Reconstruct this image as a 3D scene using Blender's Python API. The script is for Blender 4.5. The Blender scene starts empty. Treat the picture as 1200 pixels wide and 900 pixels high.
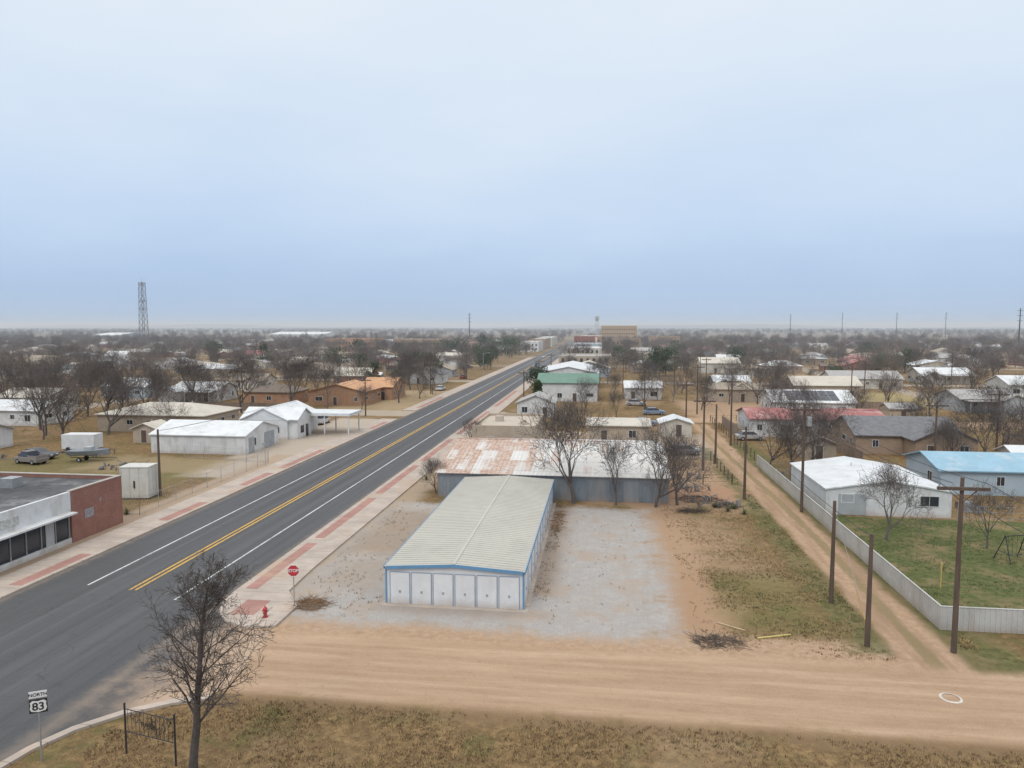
import bpy, math, random
from mathutils import Vector, Matrix
R = math.radians
sc = bpy.context.scene
col = sc.collection
sc.view_settings.view_transform = 'Standard'
try: sc.view_settings.look = 'None'
except Exception: pass
sc.view_settings.exposure = 0
rnd = random.Random(83)

# ------------------------------------------------------------------ node helpers
class NT:
    def __init__(s, nt): s.nt = nt
    def node(s, t, **kw):
        n = s.nt.nodes.new(t)
        for k, v in kw.items(): setattr(n, k, v)
        return n
    def put(s, sock, v):
        if hasattr(v, 'is_output') or hasattr(v, 'links'): s.nt.links.new(v, sock)
        elif isinstance(v, (tuple, list)) and len(v) == 3 and sock.type == 'RGBA': sock.default_value = (*v, 1)
        else: sock.default_value = v
    def m(s, op, a, b=0.0, c=None, clamp=False):
        n = s.node('ShaderNodeMath', operation=op); n.use_clamp = clamp
        s.put(n.inputs[0], a); s.put(n.inputs[1], b)
        if c is not None: s.put(n.inputs[2], c)
        return n.outputs[0]
    def mr(s, v, a, b, c=0.0, d=1.0, smooth=True):
        n = s.node('ShaderNodeMapRange'); n.interpolation_type = 'SMOOTHSTEP' if smooth else 'LINEAR'
        s.put(n.inputs[0], v)
        for i, q in enumerate((a, b, c, d)): n.inputs[i+1].default_value = q
        return n.outputs[0]
    def mix(s, f, a, b, mode='MIX'):
        n = s.node('ShaderNodeMix'); n.data_type = 'RGBA'; n.blend_type = mode
        s.put(n.inputs[0], f); s.put(n.inputs[6], a); s.put(n.inputs[7], b)
        return n.outputs[2]
    def noise(s, vec, scale, detail=3.0, rough=0.55, stretch=None):
        if stretch:
            mp = s.node('ShaderNodeMapping'); s.put(mp.inputs[0], vec); mp.inputs[3].default_value = stretch; vec = mp.outputs[0]
        n = s.node('ShaderNodeTexNoise'); s.put(n.inputs['Vector'], vec)
        n.inputs['Scale'].default_value = scale; n.inputs['Detail'].default_value = detail; n.inputs['Roughness'].default_value = rough
        return n.outputs[0]
def newmat(name):
    m = bpy.data.materials.new(name); m.use_nodes = True
    t = NT(m.node_tree); b = m.node_tree.nodes['Principled BSDF']
    return m, t, b
def world_pos(t):
    g = t.node('ShaderNodeNewGeometry'); sp = t.node('ShaderNodeSeparateXYZ'); t.put(sp.inputs[0], g.outputs['Position'])
    return g.outputs['Position'], sp.outputs[0], sp.outputs[1], sp.outputs[2]
_mc = {}
def mat(name, c, rough=0.8, var=0.18, scale=1.2, metal=0.0, dirt=None, dirtamt=0.0, streak=False, bump=0.0):
    if name in _mc: return _mc[name]
    m, t, b = newmat(name)
    pos, x, y, z = world_pos(t)
    n1 = t.noise(pos, scale, 5.0, 0.65, (1, 1, 0.25) if streak else None)
    n2 = t.noise(pos, scale*11, 2.0)
    f = t.m('ADD', t.m('MULTIPLY', n1, 0.7), t.m('MULTIPLY', n2, 0.3))
    f = t.mr(f, 0.3, 0.7)
    lo = tuple(q*(1-var) for q in c); hi = tuple(min(1, q*(1+var*0.6)) for q in c)
    cc = t.mix(f, lo, hi)
    if dirt:
        d = t.noise(pos, scale*0.7+0.1, 6.0, 0.7, (1, 1, 0.3))
        cc = t.mix(t.m('MULTIPLY', t.mr(d, 0.5, 0.68), dirtamt), cc, dirt)
        cc = t.mix(t.m('MULTIPLY', t.mr(t.m('ADD', z, t.m('MULTIPLY', n1, 0.5)), 0.2, 0.9, 1.0, 0.0), 0.45), cc, (0.36, 0.27, 0.20))
    t.put(b.inputs['Base Color'], cc); b.inputs['Roughness'].default_value = rough; b.inputs['Metallic'].default_value = metal
    _mc[name] = m
    return m

# ------------------------------------------------------------------ mesh builder
def empty(name, x=0, y=0, z=0, rot=0):
    e = bpy.data.objects.new(name, None); e.empty_display_size = 0.3
    e.location = (x, y, z); e.rotation_euler = (0, 0, rot); col.objects.link(e); return e
class MB:
    def __init__(s): s.v = []; s.f = []
    def hexa(s, p):
        o = len(s.v); s.v += [tuple(q) for q in p]
        for f in ((0,3,2,1),(4,5,6,7),(0,1,5,4),(1,2,6,5),(2,3,7,6),(3,0,4,7)): s.f.append(tuple(o+i for i in f))
        return s
    def box(s, x0, x1, y0, y1, z0, z1):
        return s.hexa([(x0,y0,z0),(x1,y0,z0),(x1,y1,z0),(x0,y1,z0),(x0,y0,z1),(x1,y0,z1),(x1,y1,z1),(x0,y1,z1)])
    def poly(s, pts):
        o = len(s.v); s.v += [tuple(p) for p in pts]; s.f.append(tuple(range(o, o+len(pts)))); return s
    def prism(s, pts, z0, z1):
        n = len(pts); o = len(s.v)
        s.v += [(p[0], p[1], z0) for p in pts] + [(p[0], p[1], z1) for p in pts]
        s.f.append(tuple(o+n+i for i in range(n))); s.f.append(tuple(o+i for i in reversed(range(n))))
        for i in range(n):
            j = (i+1) % n; s.f.append((o+i, o+j, o+n+j, o+n+i))
        return s
    def cyl(s, p0, p1, r0, r1, n=6, caps=True):
        p0 = Vector(p0); p1 = Vector(p1); d = (p1-p0)
        if d.length < 1e-6: return s
        d.normalize(); a = d.orthogonal().normalized(); b = d.cross(a); o = len(s.v)
        for p, r in ((p0, r0), (p1, r1)):
            for i in range(n):
                t = 2*math.pi*i/n; s.v.append(tuple(p + a*(math.cos(t)*r) + b*(math.sin(t)*r)))
        for i in range(n):
            j = (i+1) % n; s.f.append((o+i, o+j, o+n+j, o+n+i))
        if caps:
            s.f.append(tuple(o+i for i in reversed(range(n)))); s.f.append(tuple(o+n+i for i in range(n)))
        return s
    def roof(s, w, d, h, rh, ov=0.4, th=0.12, axis='x'):
        def P(u, v, z): return (u, v, z) if axis == 'x' else (v, u, z)
        L, D = (w/2+ov, d/2) if axis == 'x' else (d/2+ov, w/2)
        k = rh/D
        for sg in (-1, 1):
            e = sg*(D+ov); ze = h-ov*k
            pts = [P(-L, e, ze), P(L, e, ze), P(L, 0, h+rh), P(-L, 0, h+rh)]
            pts += [(p[0], p[1], p[2]+th) for p in pts]
            s.hexa(pts)
        return s
    def gwalls(s, w, d, h, rh, axis='x'):
        s.box(-w/2, w/2, -d/2, d/2, -0.1, h)
        for sg in (-1, 1):
            if axis == 'x':
                a, b = sg*w/2, sg*(w/2-0.15); pts = [(a,-d/2,h),(a,d/2,h),(a,0,h+rh)]; q = [(b,-d/2,h),(b,d/2,h),(b,0,h+rh)]
            else:
                a, b = sg*d/2, sg*(d/2-0.15); pts = [(-w/2,a,h),(w/2,a,h),(0,a,h+rh)]; q = [(-w/2,b,h),(w/2,b,h),(0,b,h+rh)]
            s.poly(pts); s.poly(q)
        return s
    def hip(s, w, d, h, rh, ov=0.5):
        a, b = w/2+ov, d/2+ov
        if w >= d: r = [(-(a-b)-0.01, 0, h+rh), ((a-b)+0.01, 0, h+rh)]
        else: r = [(0, -(b-a)-0.01, h+rh), (0, (b-a)+0.01, h+rh)]
        c = [(-a,-b,h),(a,-b,h),(a,b,h),(-a,b,h)]; lo = [(p[0],p[1],h-0.14) for p in c]
        o = len(s.v); s.v += c + r + lo
        if w >= d: fs = [(0,1,5,4),(1,2,5),(2,3,4,5),(3,0,4)]
        else: fs = [(0,1,4),(1,2,5,4),(2,3,5),(3,0,4,5)]
        fs += [(6,9,8,7),(6,7,1,0),(7,8,2,1),(8,9,3,2),(9,6,0,3)]
        for f in fs: s.f.append(tuple(o+i for i in f))
        return s
    def shift(s, n0, dx, dy, dz=0):
        for i in range(n0, len(s.v)): p = s.v[i]; s.v[i] = (p[0]+dx, p[1]+dy, p[2]+dz)
        return s
    def mesh(s, name, material, smooth=False):
        me = bpy.data.meshes.new(name); me.from_pydata(s.v, [], s.f)
        if material: me.materials.append(material)
        if smooth: me.polygons.foreach_set('use_smooth', [True]*len(me.polygons))
        me.update(); return me
    def done(s, name, material, parent=None, smooth=False):
        ob = bpy.data.objects.new(name, s.mesh(name, material, smooth)); col.objects.link(ob)
        if parent: ob.parent = parent
        return ob

# ------------------------------------------------------------------ materials
DIRT = (0.43, 0.30, 0.205)
white = mat('white_paint', (0.62, 0.63, 0.63), 0.6, 0.14, 0.8, dirt=(0.40, 0.36, 0.31), dirtamt=0.5)
whiteroof = mat('white_metal_roof', (0.63, 0.65, 0.66), 0.5, 0.12, 0.5, dirt=(0.45, 0.43, 0.40), dirtamt=0.6)
creamroof = mat('cream_roof', (0.52, 0.48, 0.41), 0.6, 0.12, 0.4, dirt=(0.36, 0.32, 0.27), dirtamt=0.5)
glass = mat('dark_glass', (0.04, 0.045, 0.055), 0.15, 0.3, 0.5)
wood = mat('weathered_wood', (0.11, 0.078, 0.06), 0.9, 0.3, 3, streak=True)
steel = mat('galvanised_steel', (0.42, 0.43, 0.44), 0.45, 0.15, 2, 0.6)
darkiron = mat('dark_iron', (0.03, 0.03, 0.035), 0.6, 0.3, 3)
bark = mat('bark', (0.085, 0.07, 0.062), 0.95, 0.35, 4)
twigm = mat('twig_bark', (0.125, 0.108, 0.10), 0.95, 0.35, 0.15)
bluem = mat('blue_trim', (0.12, 0.27, 0.44), 0.5, 0.12, 2)
def massmat():
    m, t, b = newmat('winter_twigs'); oi = t.node('ShaderNodeObjectInfo'); pos, x, y, z = world_pos(t)
    c = t.mix(oi.outputs['Random'], (0.115, 0.10, 0.095), (0.215, 0.185, 0.165))
    c = t.mix(t.mr(t.noise(pos, 0.03, 2), 0.45, 0.65, 0, 0.5), c, (0.17, 0.13, 0.10))
    t.put(b.inputs['Base Color'], c); b.inputs['Roughness'].default_value = 1; b.inputs['Specular IOR Level'].default_value = 0.1
    return m
massm = massmat()

def brickmat(name, c1, c2, mortar):
    m, t, b = newmat(name)
    pos, x, y, z = world_pos(t)
    cb = t.node('ShaderNodeCombineXYZ'); t.put(cb.inputs[0], t.m('ADD', x, y)); t.put(cb.inputs[1], z)
    br = t.node('ShaderNodeTexBrick'); t.put(br.inputs['Vector'], cb.outputs[0])
    br.inputs['Color1'].default_value = (*c1, 1); br.inputs['Color2'].default_value = (*c2, 1); br.inputs['Mortar'].default_value = (*mortar, 1)
    br.inputs['Scale'].default_value = 4.4; br.inputs['Mortar Size'].default_value = 0.02
    n = t.noise(pos, 0.9, 5)
    t.put(b.inputs['Base Color'], t.mix(t.mr(n, 0.3, 0.75, 0, 0.45), br.outputs[0], tuple(q*0.6 for q in c1)))
    b.inputs['Roughness'].default_value = 0.9
    return m
brick_red = brickmat('red_brick', (0.31, 0.12, 0.085), (0.20, 0.075, 0.052), (0.36, 0.29, 0.25))
brick_tan = brickmat('tan_brick', (0.36, 0.26, 0.18), (0.29, 0.20, 0.14), (0.40, 0.35, 0.3))
brick_orange = brickmat('orange_brick', (0.42, 0.23, 0.13), (0.34, 0.18, 0.10), (0.42, 0.34, 0.27))

def rustroof():
    m, t, b = newmat('rusted_roof_sheet')
    pos, x, y, z = world_pos(t)
    sx = t.m('FLOOR', t.m('DIVIDE', x, 0.92)); sy = t.m('FLOOR', t.m('DIVIDE', y, 3.4))
    cb = t.node('ShaderNodeCombineXYZ'); t.put(cb.inputs[0], sx); t.put(cb.inputs[1], sy)
    wn = t.node('ShaderNodeTexWhiteNoise'); t.put(wn.inputs['Vector'], cb.outputs[0])
    n = t.noise(pos, 0.2, 6, 0.7); n2 = t.noise(pos, 1.3, 6, 0.75, (1.8, 0.3, 1))
    left = t.mr(x, -18, 4, 0.24, -0.12, False)
    low = t.mr(y, 76, 86, -0.04, 0.07, False)
    f = t.m('ADD', t.m('ADD', t.m('MULTIPLY', n, 0.6), t.m('MULTIPLY', n2, 0.6)), t.m('ADD', t.m('ADD', left, low), t.m('MULTIPLY', wn.outputs[0], 0.24)))
    f = t.mr(f, 0.72, 0.92)
    c = t.mix(t.mr(n2, 0.3, 0.7), (0.54, 0.53, 0.51), (0.66, 0.655, 0.64))
    c = t.mix(t.m('MULTIPLY', wn.outputs[0], 0.25), c, (0.50, 0.45, 0.39))
    rust = t.mix(t.mr(t.noise(pos, 2.4, 4), 0.35, 0.65), (0.34, 0.20, 0.135), (0.50, 0.36, 0.28))
    c = t.mix(t.m('MULTIPLY', f, 0.85), c, rust)
    edge = t.m('GREATER_THAN', t.m('ABSOLUTE', t.m('SUBTRACT', t.m('FRACT', t.m('DIVIDE', y, 3.4)), 0.5)), 0.487)
    c = t.mix(t.m('MULTIPLY', edge, 0.45), c, (0.22, 0.16, 0.13))
    t.put(b.inputs['Base Color'], c); b.inputs['Roughness'].default_value = 0.7
    return m
M_rust = rustroof()

def concrete(name, base, joint=1.5):
    m, t, b = newmat(name)
    pos, x, y, z = world_pos(t)
    n = t.noise(pos, 0.5, 6, 0.7); n2 = t.noise(pos, 9, 3)
    slab = t.node('ShaderNodeTexWhiteNoise'); slab.noise_dimensions = '1D'; t.put(slab.inputs['W'], t.m('FLOOR', t.m('ADD', t.m('DIVIDE', y, joint), 0.5)))
    c = t.mix(t.mr(n, 0.3, 0.7), tuple(q*0.8 for q in base), tuple(min(1, q*1.1) for q in base))
    c = t.mix(t.m('MULTIPLY', slab.outputs[0], 0.28), c, tuple(q*0.62 for q in base))
    c = t.mix(t.mr(n2, 0.4, 0.8, 0, 0.3), c, (0.3, 0.22, 0.16))
    jy = t.m('ABSOLUTE', t.m('SUBTRACT', t.m('FRACT', t.m('DIVIDE', y, joint)), 0.5))
    c = t.mix(t.m('MULTIPLY', t.m('GREATER_THAN', jy, 0.48), 0.55), c, (0.16, 0.12, 0.1))
    dn = t.noise(pos, 0.17, 5, 0.7)
    c = t.mix(t.mr(dn, 0.5, 0.7, 0, 0.6), c, DIRT)
    t.put(b.inputs['Base Color'], c); b.inputs['Roughness'].default_value = 0.9
    return m
M_conc = concrete('sidewalk_concrete', (0.45, 0.385, 0.33))
M_brickpave = concrete('red_paver', (0.37, 0.195, 0.165), 0.7)

# ------------------------------------------------------------------ ground
def ground():
    m, t, b = newmat('ground_soil_and_grass')
    pos, x, y, z = world_pos(t)
    nA = t.noise(pos, 0.045, 5, 0.65); nB = t.noise(pos, 0.28, 6, 0.7); nC = t.noise(pos, 2.2, 5, 0.75); nD = t.noise(pos, 14, 3, 0.7); nE = t.noise(pos, 0.8, 6, 0.75)
    w = t.m('MULTIPLY', t.m('SUBTRACT', t.m('ADD', nB, t.m('MULTIPLY', nC, 0.45)), 0.72), 2.0)
    straw, brown, green = (0.30, 0.205, 0.10), (0.115, 0.073, 0.038), (0.105, 0.115, 0.042)
    grass = t.mix(t.mr(t.m('ADD', t.m('MULTIPLY', nC, 0.6), t.m('MULTIPLY', nD, 0.5)), 0.42, 0.66), brown, straw)
    grass = t.mix(t.mr(nE, 0.42, 0.62, 0, 0.6), grass, (0.135, 0.085, 0.045))
    grass = t.mix(t.mr(nB, 0.5, 0.68, 0, 0.65), grass, green)
    c = t.mix(t.mr(nA, 0.5, 0.62, 0, 0.5), grass, (0.34, 0.24, 0.15))
    def mask(cx, cy, hx, hy, soft, amp):
        ax = t.m('SUBTRACT', t.m('ABSOLUTE', t.m('SUBTRACT', x, cx)), hx)
        ay = t.m('SUBTRACT', t.m('ABSOLUTE', t.m('SUBTRACT', y, cy)), hy)
        sd = t.m('ADD', t.m('MAXIMUM', ax, ay), t.m('MULTIPLY', w, amp))
        return t.mr(sd, -soft, soft, 1.0, 0.0)
    nStr = t.noise(pos, 1.0, 6, 0.65, (0.10, 1.1, 1)); nStrY = t.noise(pos, 1.0, 6, 0.65, (1.1, 0.10, 1))
    dirt = t.mix(t.mr(nC, 0.3, 0.7), (0.34, 0.225, 0.14), (0.47, 0.33, 0.225))
    dirt = t.mix(t.mr(nD, 0.45, 0.75, 0, 0.3), dirt, (0.58, 0.45, 0.34))
    gravel = t.mix(t.mr(nD, 0.3, 0.7), (0.25, 0.235, 0.22), (0.50, 0.48, 0.46))
    gravel = t.mix(t.mr(nC, 0.35, 0.7, 0, 0.55), gravel, (0.33, 0.30, 0.275))
    gravel = t.mix(t.mr(nE, 0.45, 0.65, 0, 0.4), gravel, (0.46, 0.44, 0.415))
    gravel = t.mix(t.mr(nStrY, 0.50, 0.66, 0, 0.4), gravel, (0.34, 0.29, 0.245))
    gravel = t.mix(t.mr(nB, 0.47, 0.64, 0, 0.7), gravel, (0.39, 0.31, 0.245))
    gravel = t.mix(t.mr(t.noise(pos, 5.5, 4, 0.8), 0.62, 0.72, 0, 0.6), gravel, (0.17, 0.125, 0.085))
    vgreen = t.mix(t.mr(nC, 0.3, 0.7), (0.062, 0.080, 0.028), (0.135, 0.148, 0.058))
    vgreen = t.mix(t.mr(nB, 0.45, 0.64, 0, 0.8), vgreen, (0.24, 0.18, 0.10))
    def lay(c, mk, cc): return t.mix(mk, c, cc)
    def sc_(mk, k): return t.m('MULTIPLY', mk, k)
    c = lay(c, t.mr(y, 260, 900, 0, 0.75), t.mix(t.mr(t.noise(pos, 0.006, 4), 0.4, 0.6), (0.15, 0.125, 0.09), (0.25, 0.195, 0.135)))
    c = lay(c, t.mr(y, 1500, 4000, 0, 0.9), (0.12, 0.11, 0.10))
    c = lay(c, sc_(mask(110, 190, 60, 18, 3, 4), 0.75), (0.35, 0.29, 0.15))
    c = lay(c, sc_(mask(40, 160, 22, 20, 2, 5), 0.8), dirt)
    c = lay(c, sc_(mask(3, 112, 16, 12, 1, 3), 0.8), (0.42, 0.34, 0.265))
    c = lay(c, sc_(mask(8, 86, 10, 14, 1.5, 4), 0.75), dirt)
    c = lay(c, sc_(mask(12, 79, 8, 3.5, 1.2, 2.5), 0.85), (0.36, 0.22, 0.14))
    c = lay(c, sc_(mask(-47, 108, 5, 28, 0.8, 1.2), 0.95), (0.42, 0.36, 0.295))
    c = lay(c, sc_(mask(-44.6, 70, 1.6, 26, 0.6, 1.2), 0.9), (0.39, 0.30, 0.22))
    c = lay(c, sc_(mask(-60, 146, 40, 5, 0.8, 1.2), 0.85), (0.40, 0.34, 0.27))
    c = lay(c, sc_(mask(-52, 175, 9, 24, 1.5, 3), 0.8), (0.36, 0.275, 0.17))
    c = lay(c, sc_(mask(-66, 78, 16, 14, 2, 5), 0.6), (0.145, 0.14, 0.06))
    c = lay(c, sc_(mask(-59, 87, 9, 5, 2, 5), 0.6), (0.32, 0.24, 0.15))
    c = lay(c, sc_(mask(60, 142, 45, 3.4, 0.8, 0.8), 0.9), dirt)
    for yy in (236, 330, 430, 540, 660):
        c = lay(c, sc_(mask(-40, yy, 380, 3.6, 0.8, 0.8), 0.85), (0.36, 0.315, 0.26))
    for xx in (-118, -210, -320, 85, 190):
        c = lay(c, sc_(mask(xx, 430, 3.4, 300, 0.8, 0.8), 0.85), (0.34, 0.29, 0.235))
    c = lay(c, sc_(mask(-20.5, 84, 1.6, 40, 0.8, 1.5), 0.8), (0.39, 0.31, 0.23))
    c = lay(c, sc_(mask(5.8, 55, 2.8, 20, 1.4, 4.5), 0.9), (0.385, 0.25, 0.16))
    c = lay(c, sc_(mask(8.5, 62, 3.8, 9, 2.5, 7.0), 0.5), (0.37, 0.26, 0.165))
    c = lay(c, sc_(mask(-8, 40.2, 28, 2.0, 0.8, 2.0), 0.95), dirt)
    c = lay(c, mask(-8.4, 56, 13.0, 15.0, 1.3, 2.2), gravel)
    c = lay(c, sc_(mask(-17.6, 61, 3.2, 7, 1.5, 3.5), 0.6), (0.28, 0.205, 0.135))
    c = lay(c, sc_(mask(-18, 50, 2.2, 3, 1.5, 4.5), 0.5), (0.31, 0.24, 0.175))
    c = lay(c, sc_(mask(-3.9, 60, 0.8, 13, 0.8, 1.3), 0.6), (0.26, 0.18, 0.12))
    c = lay(c, sc_(mask(-9, 43.6, 6, 0.6, 0.6, 1.6), 0.5), (0.32, 0.25, 0.20))
    c = lay(c, mask(36, 57.8, 15.3, 13.2, 0.35, 0.35), vgreen)
    c = lay(c, sc_(mask(21.3, 75, 2.0, 40, 0.8, 1.6), 0.75), vgreen)
    c = lay(c, sc_(mask(15.6, 75, 1.1, 34, 0.7, 2.0), 0.7), vgreen)
    c = lay(c, sc_(mask(11, 48, 3, 5, 1.5, 3.5), 0.45), (0.155, 0.155, 0.06))
    wx = t.m('ADD', x, t.m('MULTIPLY', t.m('SINE', t.m('MULTIPLY', y, 0.07)), 0.35))
    al = mask(18.3, 86, 1.6, 50, 0.45, 1.0)
    mid = t.mr(t.m('ADD', t.m('ABSOLUTE', t.m('SUBTRACT', wx, 18.3)), t.m('MULTIPLY', w, 0.35)), 0.2, 0.55, 1.0, 0.0)
    c = lay(c, al, t.mix(t.mr(nStrY, 0.4, 0.65), dirt, (0.32, 0.215, 0.14)))
    c = lay(c, t.m('MULTIPLY', t.m('MULTIPLY', al, mid), 0.65), (0.21, 0.17, 0.085))
    st = mask(150, 35.7, 171.5, 3.5, 0.6, 1.0)
    sd = t.mix(t.mr(nStr, 0.32, 0.70), (0.35, 0.23, 0.145), (0.49, 0.35, 0.24))
    # worn wheel tracks along the street
    for ty in (34.0, 35.6, 37.2):
        tf = t.mr(t.m('ABSOLUTE', t.m('SUBTRACT', t.m('ADD', y, t.m('MULTIPLY', nA, 1.2)), ty+.5)), 0.12, 0.4, 0.4, 0.0)
        sd = t.mix(tf, sd, (0.31, 0.205, 0.13))
    sd = t.mix(t.mr(nE, 0.40, 0.65, 0, 0.5), sd, (0.42, 0.295, 0.195))
    sd = t.mix(t.mr(nD, 0.45, 0.8, 0, 0.4), sd, (0.60, 0.48, 0.37))
    sd = t.mix(t.mr(nC, 0.52, 0.72, 0, 0.35), sd, (0.28, 0.185, 0.115))
    c = lay(c, st, sd)
    c = lay(c, sc_(mask(150, 31.6, 171, 0.5, 0.5, 1.2), 0.75), (0.21, 0.14, 0.08))
    t.put(b.inputs['Base Color'], c); b.inputs['Roughness'].default_value = 1.0
    b.inputs['Specular IOR Level'].default_value = 0.15
    bp = t.node('ShaderNodeBump'); bp.inputs['Strength'].default_value = 0.9; bp.inputs['Distance'].default_value = 0.12
    t.put(bp.inputs['Height'], t.m('ADD', t.m('ADD', nC, t.m('MULTIPLY', nD, 0.4)), t.m('MULTIPLY', t.m('MULTIPLY', nStr, st), 1.5))); t.put(b.inputs['Normal'], bp.outputs[0])
    MB().poly([(-12000,-3000,0),(12000,-3000,0),(12000,16000,0),(-12000,16000,0)]).done('ground', m)
ground()

def hills():
    g = MB(); n = 120; hr = random.Random(4)
    xs = [-9000+15000*i/n for i in range(n+1)]
    hs = [24+13*math.sin(i*0.17+1)+7*math.sin(i*0.47)+3*hr.random() for i in range(n+1)]
    for i in range(n):
        g.poly([(xs[i],5600,-1),(xs[i+1],5600,-1),(xs[i+1],6300,hs[i+1]),(xs[i],6300,hs[i])])
        g.poly([(xs[i],6300,hs[i]),(xs[i+1],6300,hs[i+1]),(xs[i+1],7300,-1),(xs[i],7300,-1)])
    g.done('hills', mat('distant_hills', (0.09, 0.09, 0.09), 1, 0.3, 0.01), smooth=True)
hills()

# ------------------------------------------------------------------ road
def asphalt():
    m, t, b = newmat('asphalt')
    pos, x, y, z = world_pos(t)
    nA = t.noise(pos, 0.12, 5, 0.6, (1, 0.15, 1)); nB = t.noise(pos, 1.4, 5, 0.7); nC = t.noise(pos, 25, 2); nL = t.noise(pos, 1.0, 5, 0.7, (2.2, 0.03, 1))
    c = t.mix(t.mr(nA, 0.3, 0.7), (0.040, 0.041, 0.045), (0.068, 0.069, 0.074))
    for cx in (-34.9, -33.2, -31.3, -29.5):
        f = t.mr(t.m('ADD', t.m('ABSOLUTE', t.m('SUBTRACT', x, cx)), t.m('MULTIPLY', nA, 0.3)), 0.1, 0.75, 0.55, 0.0)
        c = t.mix(f, c, (0.092, 0.092, 0.095))
    c = t.mix(t.mr(nL, 0.45, 0.65, 0, 0.55), c, (0.028, 0.028, 0.031))
    c = t.mix(t.mr(nC, 0.3, 0.8, 0, 0.4), c, (0.13, 0.128, 0.125))
    c = t.mix(t.mr(nB, 0.52, 0.75, 0, 0.4), c, (0.03, 0.03, 0.033))
    vo = t.node('ShaderNodeTexVoronoi'); vo.feature = 'DISTANCE_TO_EDGE'; vo.inputs['Scale'].default_value = 0.22
    wv = t.node('ShaderNodeVectorMath', operation='ADD'); t.put(wv.inputs[0], pos)
    nn = t.node('ShaderNodeTexNoise'); t.put(nn.inputs[0], pos); nn.inputs['Scale'].default_value = 0.7; nn.inputs['Detail'].default_value = 4
    t.put(wv.inputs[1], nn.outputs[1]); t.put(vo.inputs['Vector'], wv.outputs[0])
    cm = t.m('MULTIPLY', t.mr(vo.outputs['Distance'], 0.0, 0.007, 0.6, 0.0), t.mr(nA, 0.45, 0.6))
    c = t.mix(cm, c, (0.02, 0.02, 0.02))
    for ex in (-40, -25):
        f = t.mr(t.m('ADD', t.m('ABSOLUTE', t.m('SUBTRACT', x, ex)), t.m('MULTIPLY', nB, 1.2)), 0.5, 1.5, 0.65, 0.0)
        c = t.mix(f, c, (0.20, 0.16, 0.125))
    e = t.m('ADD', t.m('SUBTRACT', x, -22.4), t.m('MULTIPLY', t.m('SUBTRACT', t.noise(pos, 0.5, 5, 0.7), 0.5), 7))
    ay = t.m('SUBTRACT', t.m('ABSOLUTE', t.m('SUBTRACT', y, 35.5)), 7)
    f = t.m('MULTIPLY', t.mr(e, -3.0, 2.2), t.mr(ay, -3, 1, 1, 0))
    c = t.mix(f, c, (0.40, 0.285, 0.195))
    t.put(b.inputs['Base Color'], c); b.inputs['Roughness'].default_value = 0.7
    bp = t.node('ShaderNodeBump'); bp.inputs['Strength'].default_value = 0.4; bp.inputs['Distance'].default_value = 0.01
    t.put(bp.inputs['Height'], nC); t.put(b.inputs['Normal'], bp.outputs[0])
    return m
M_asph = asphalt()
def paint(name, c):
    m, t, b = newmat(name); pos, x, y, z = world_pos(t)
    n = t.noise(pos, 7, 5, 0.8); n2 = t.noise(pos, 0.3, 3)
    f = t.mr(t.m('ADD', n, t.m('MULTIPLY', n2, 0.35)), 0.66, 0.80, 0, 0.75)
    t.put(b.inputs['Base Color'], t.mix(f, c, (0.10, 0.10, 0.10))); b.inputs['Roughness'].default_value = 0.8; return m
road = empty('road')
g = MB()
outline = [(-40,-80),(-25,-80),(-25,24.6),(-24.6,26.6),(-23.8,28.3),(-22.4,29.9),(-20.7,31.1),(-19,32),(-18.9,34),(-19.2,37.5),(-19.6,39.4),
           (-21.6,39.5),(-22.9,40.1),(-24.1,41.3),(-24.8,43),(-25,45),(-25,2600),(-40,2600)]
g.poly([(a, c_, 0.006) for a, c_ in outline])
g.poly([(-140,30,0.006),(-40,30,0.006),(-40,41,0.006),(-140,41,0.006)])
g.done('asphalt_surface', M_asph, road)
ypaint = paint('yellow_road_paint', (0.60, 0.35, 0.06)); wpaint = paint('white_road_paint', (0.62, 0.62, 0.62))
g = MB()
for x0 in (-32.62, -32.18): g.poly([(x0,44.5,0.011),(x0+0.19,44.5,0.011),(x0+0.19,1500,0.011),(x0,1500,0.011)])
g.poly([(-32.4,-80,0.011),(-32.2,-80,0.011),(-32.2,22,0.011),(-32.4,22,0.011)])
g.done('yellow_centre_line', ypaint, road)
g = MB()
for x0, y0 in ((-36.15, 45), (-28.4, 43.2)): g.poly([(x0,y0,0.011),(x0+0.15,y0,0.011),(x0+0.15,1500,0.011),(x0,1500,0.011)])
g.done('white_edge_line', wpaint, road)
def strip(pts, wd, z0, z1, g):
    for i in range(len(pts)-1):
        a = Vector((*pts[i], 0)); b_ = Vector((*pts[i+1], 0))
        def nrm(k):
            p = Vector((*pts[max(k-1,0)], 0)); q = Vector((*pts[min(k+1,len(pts)-1)], 0)); d = (q-p).normalized(); return Vector((d.y, -d.x, 0))*wd
        n0, n1 = nrm(i), nrm(i+1)
        lo = [a, b_, b_+n1, a+n0]
        g.hexa([(p.x,p.y,z0) for p in reversed(lo)] + [(p.x,p.y,z1) for p in reversed(lo)])
g = MB(); strip([(-25,-80),(-25,10),(-25,24.6),(-24.6,26.6),(-23.8,28.3),(-22.4,29.9),(-20.7,31.1),(-19,31.8)], 0.42, -0.05, 0.13, g)
g.done('kerb', M_conc)
sw = empty('sidewalk')
g = MB()
g.prism([(-21.4,39.5),(-19.6,39.9),(-19.6,43),(-21.3,45.5),(-21.5,50),(-21.5,420),(-25,420),(-25,45),(-24.8,43),(-24.1,41.3),(-22.9,40.1)], -0.05, 0.13)
g.done('slab', M_conc, sw)
g = MB()
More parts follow.
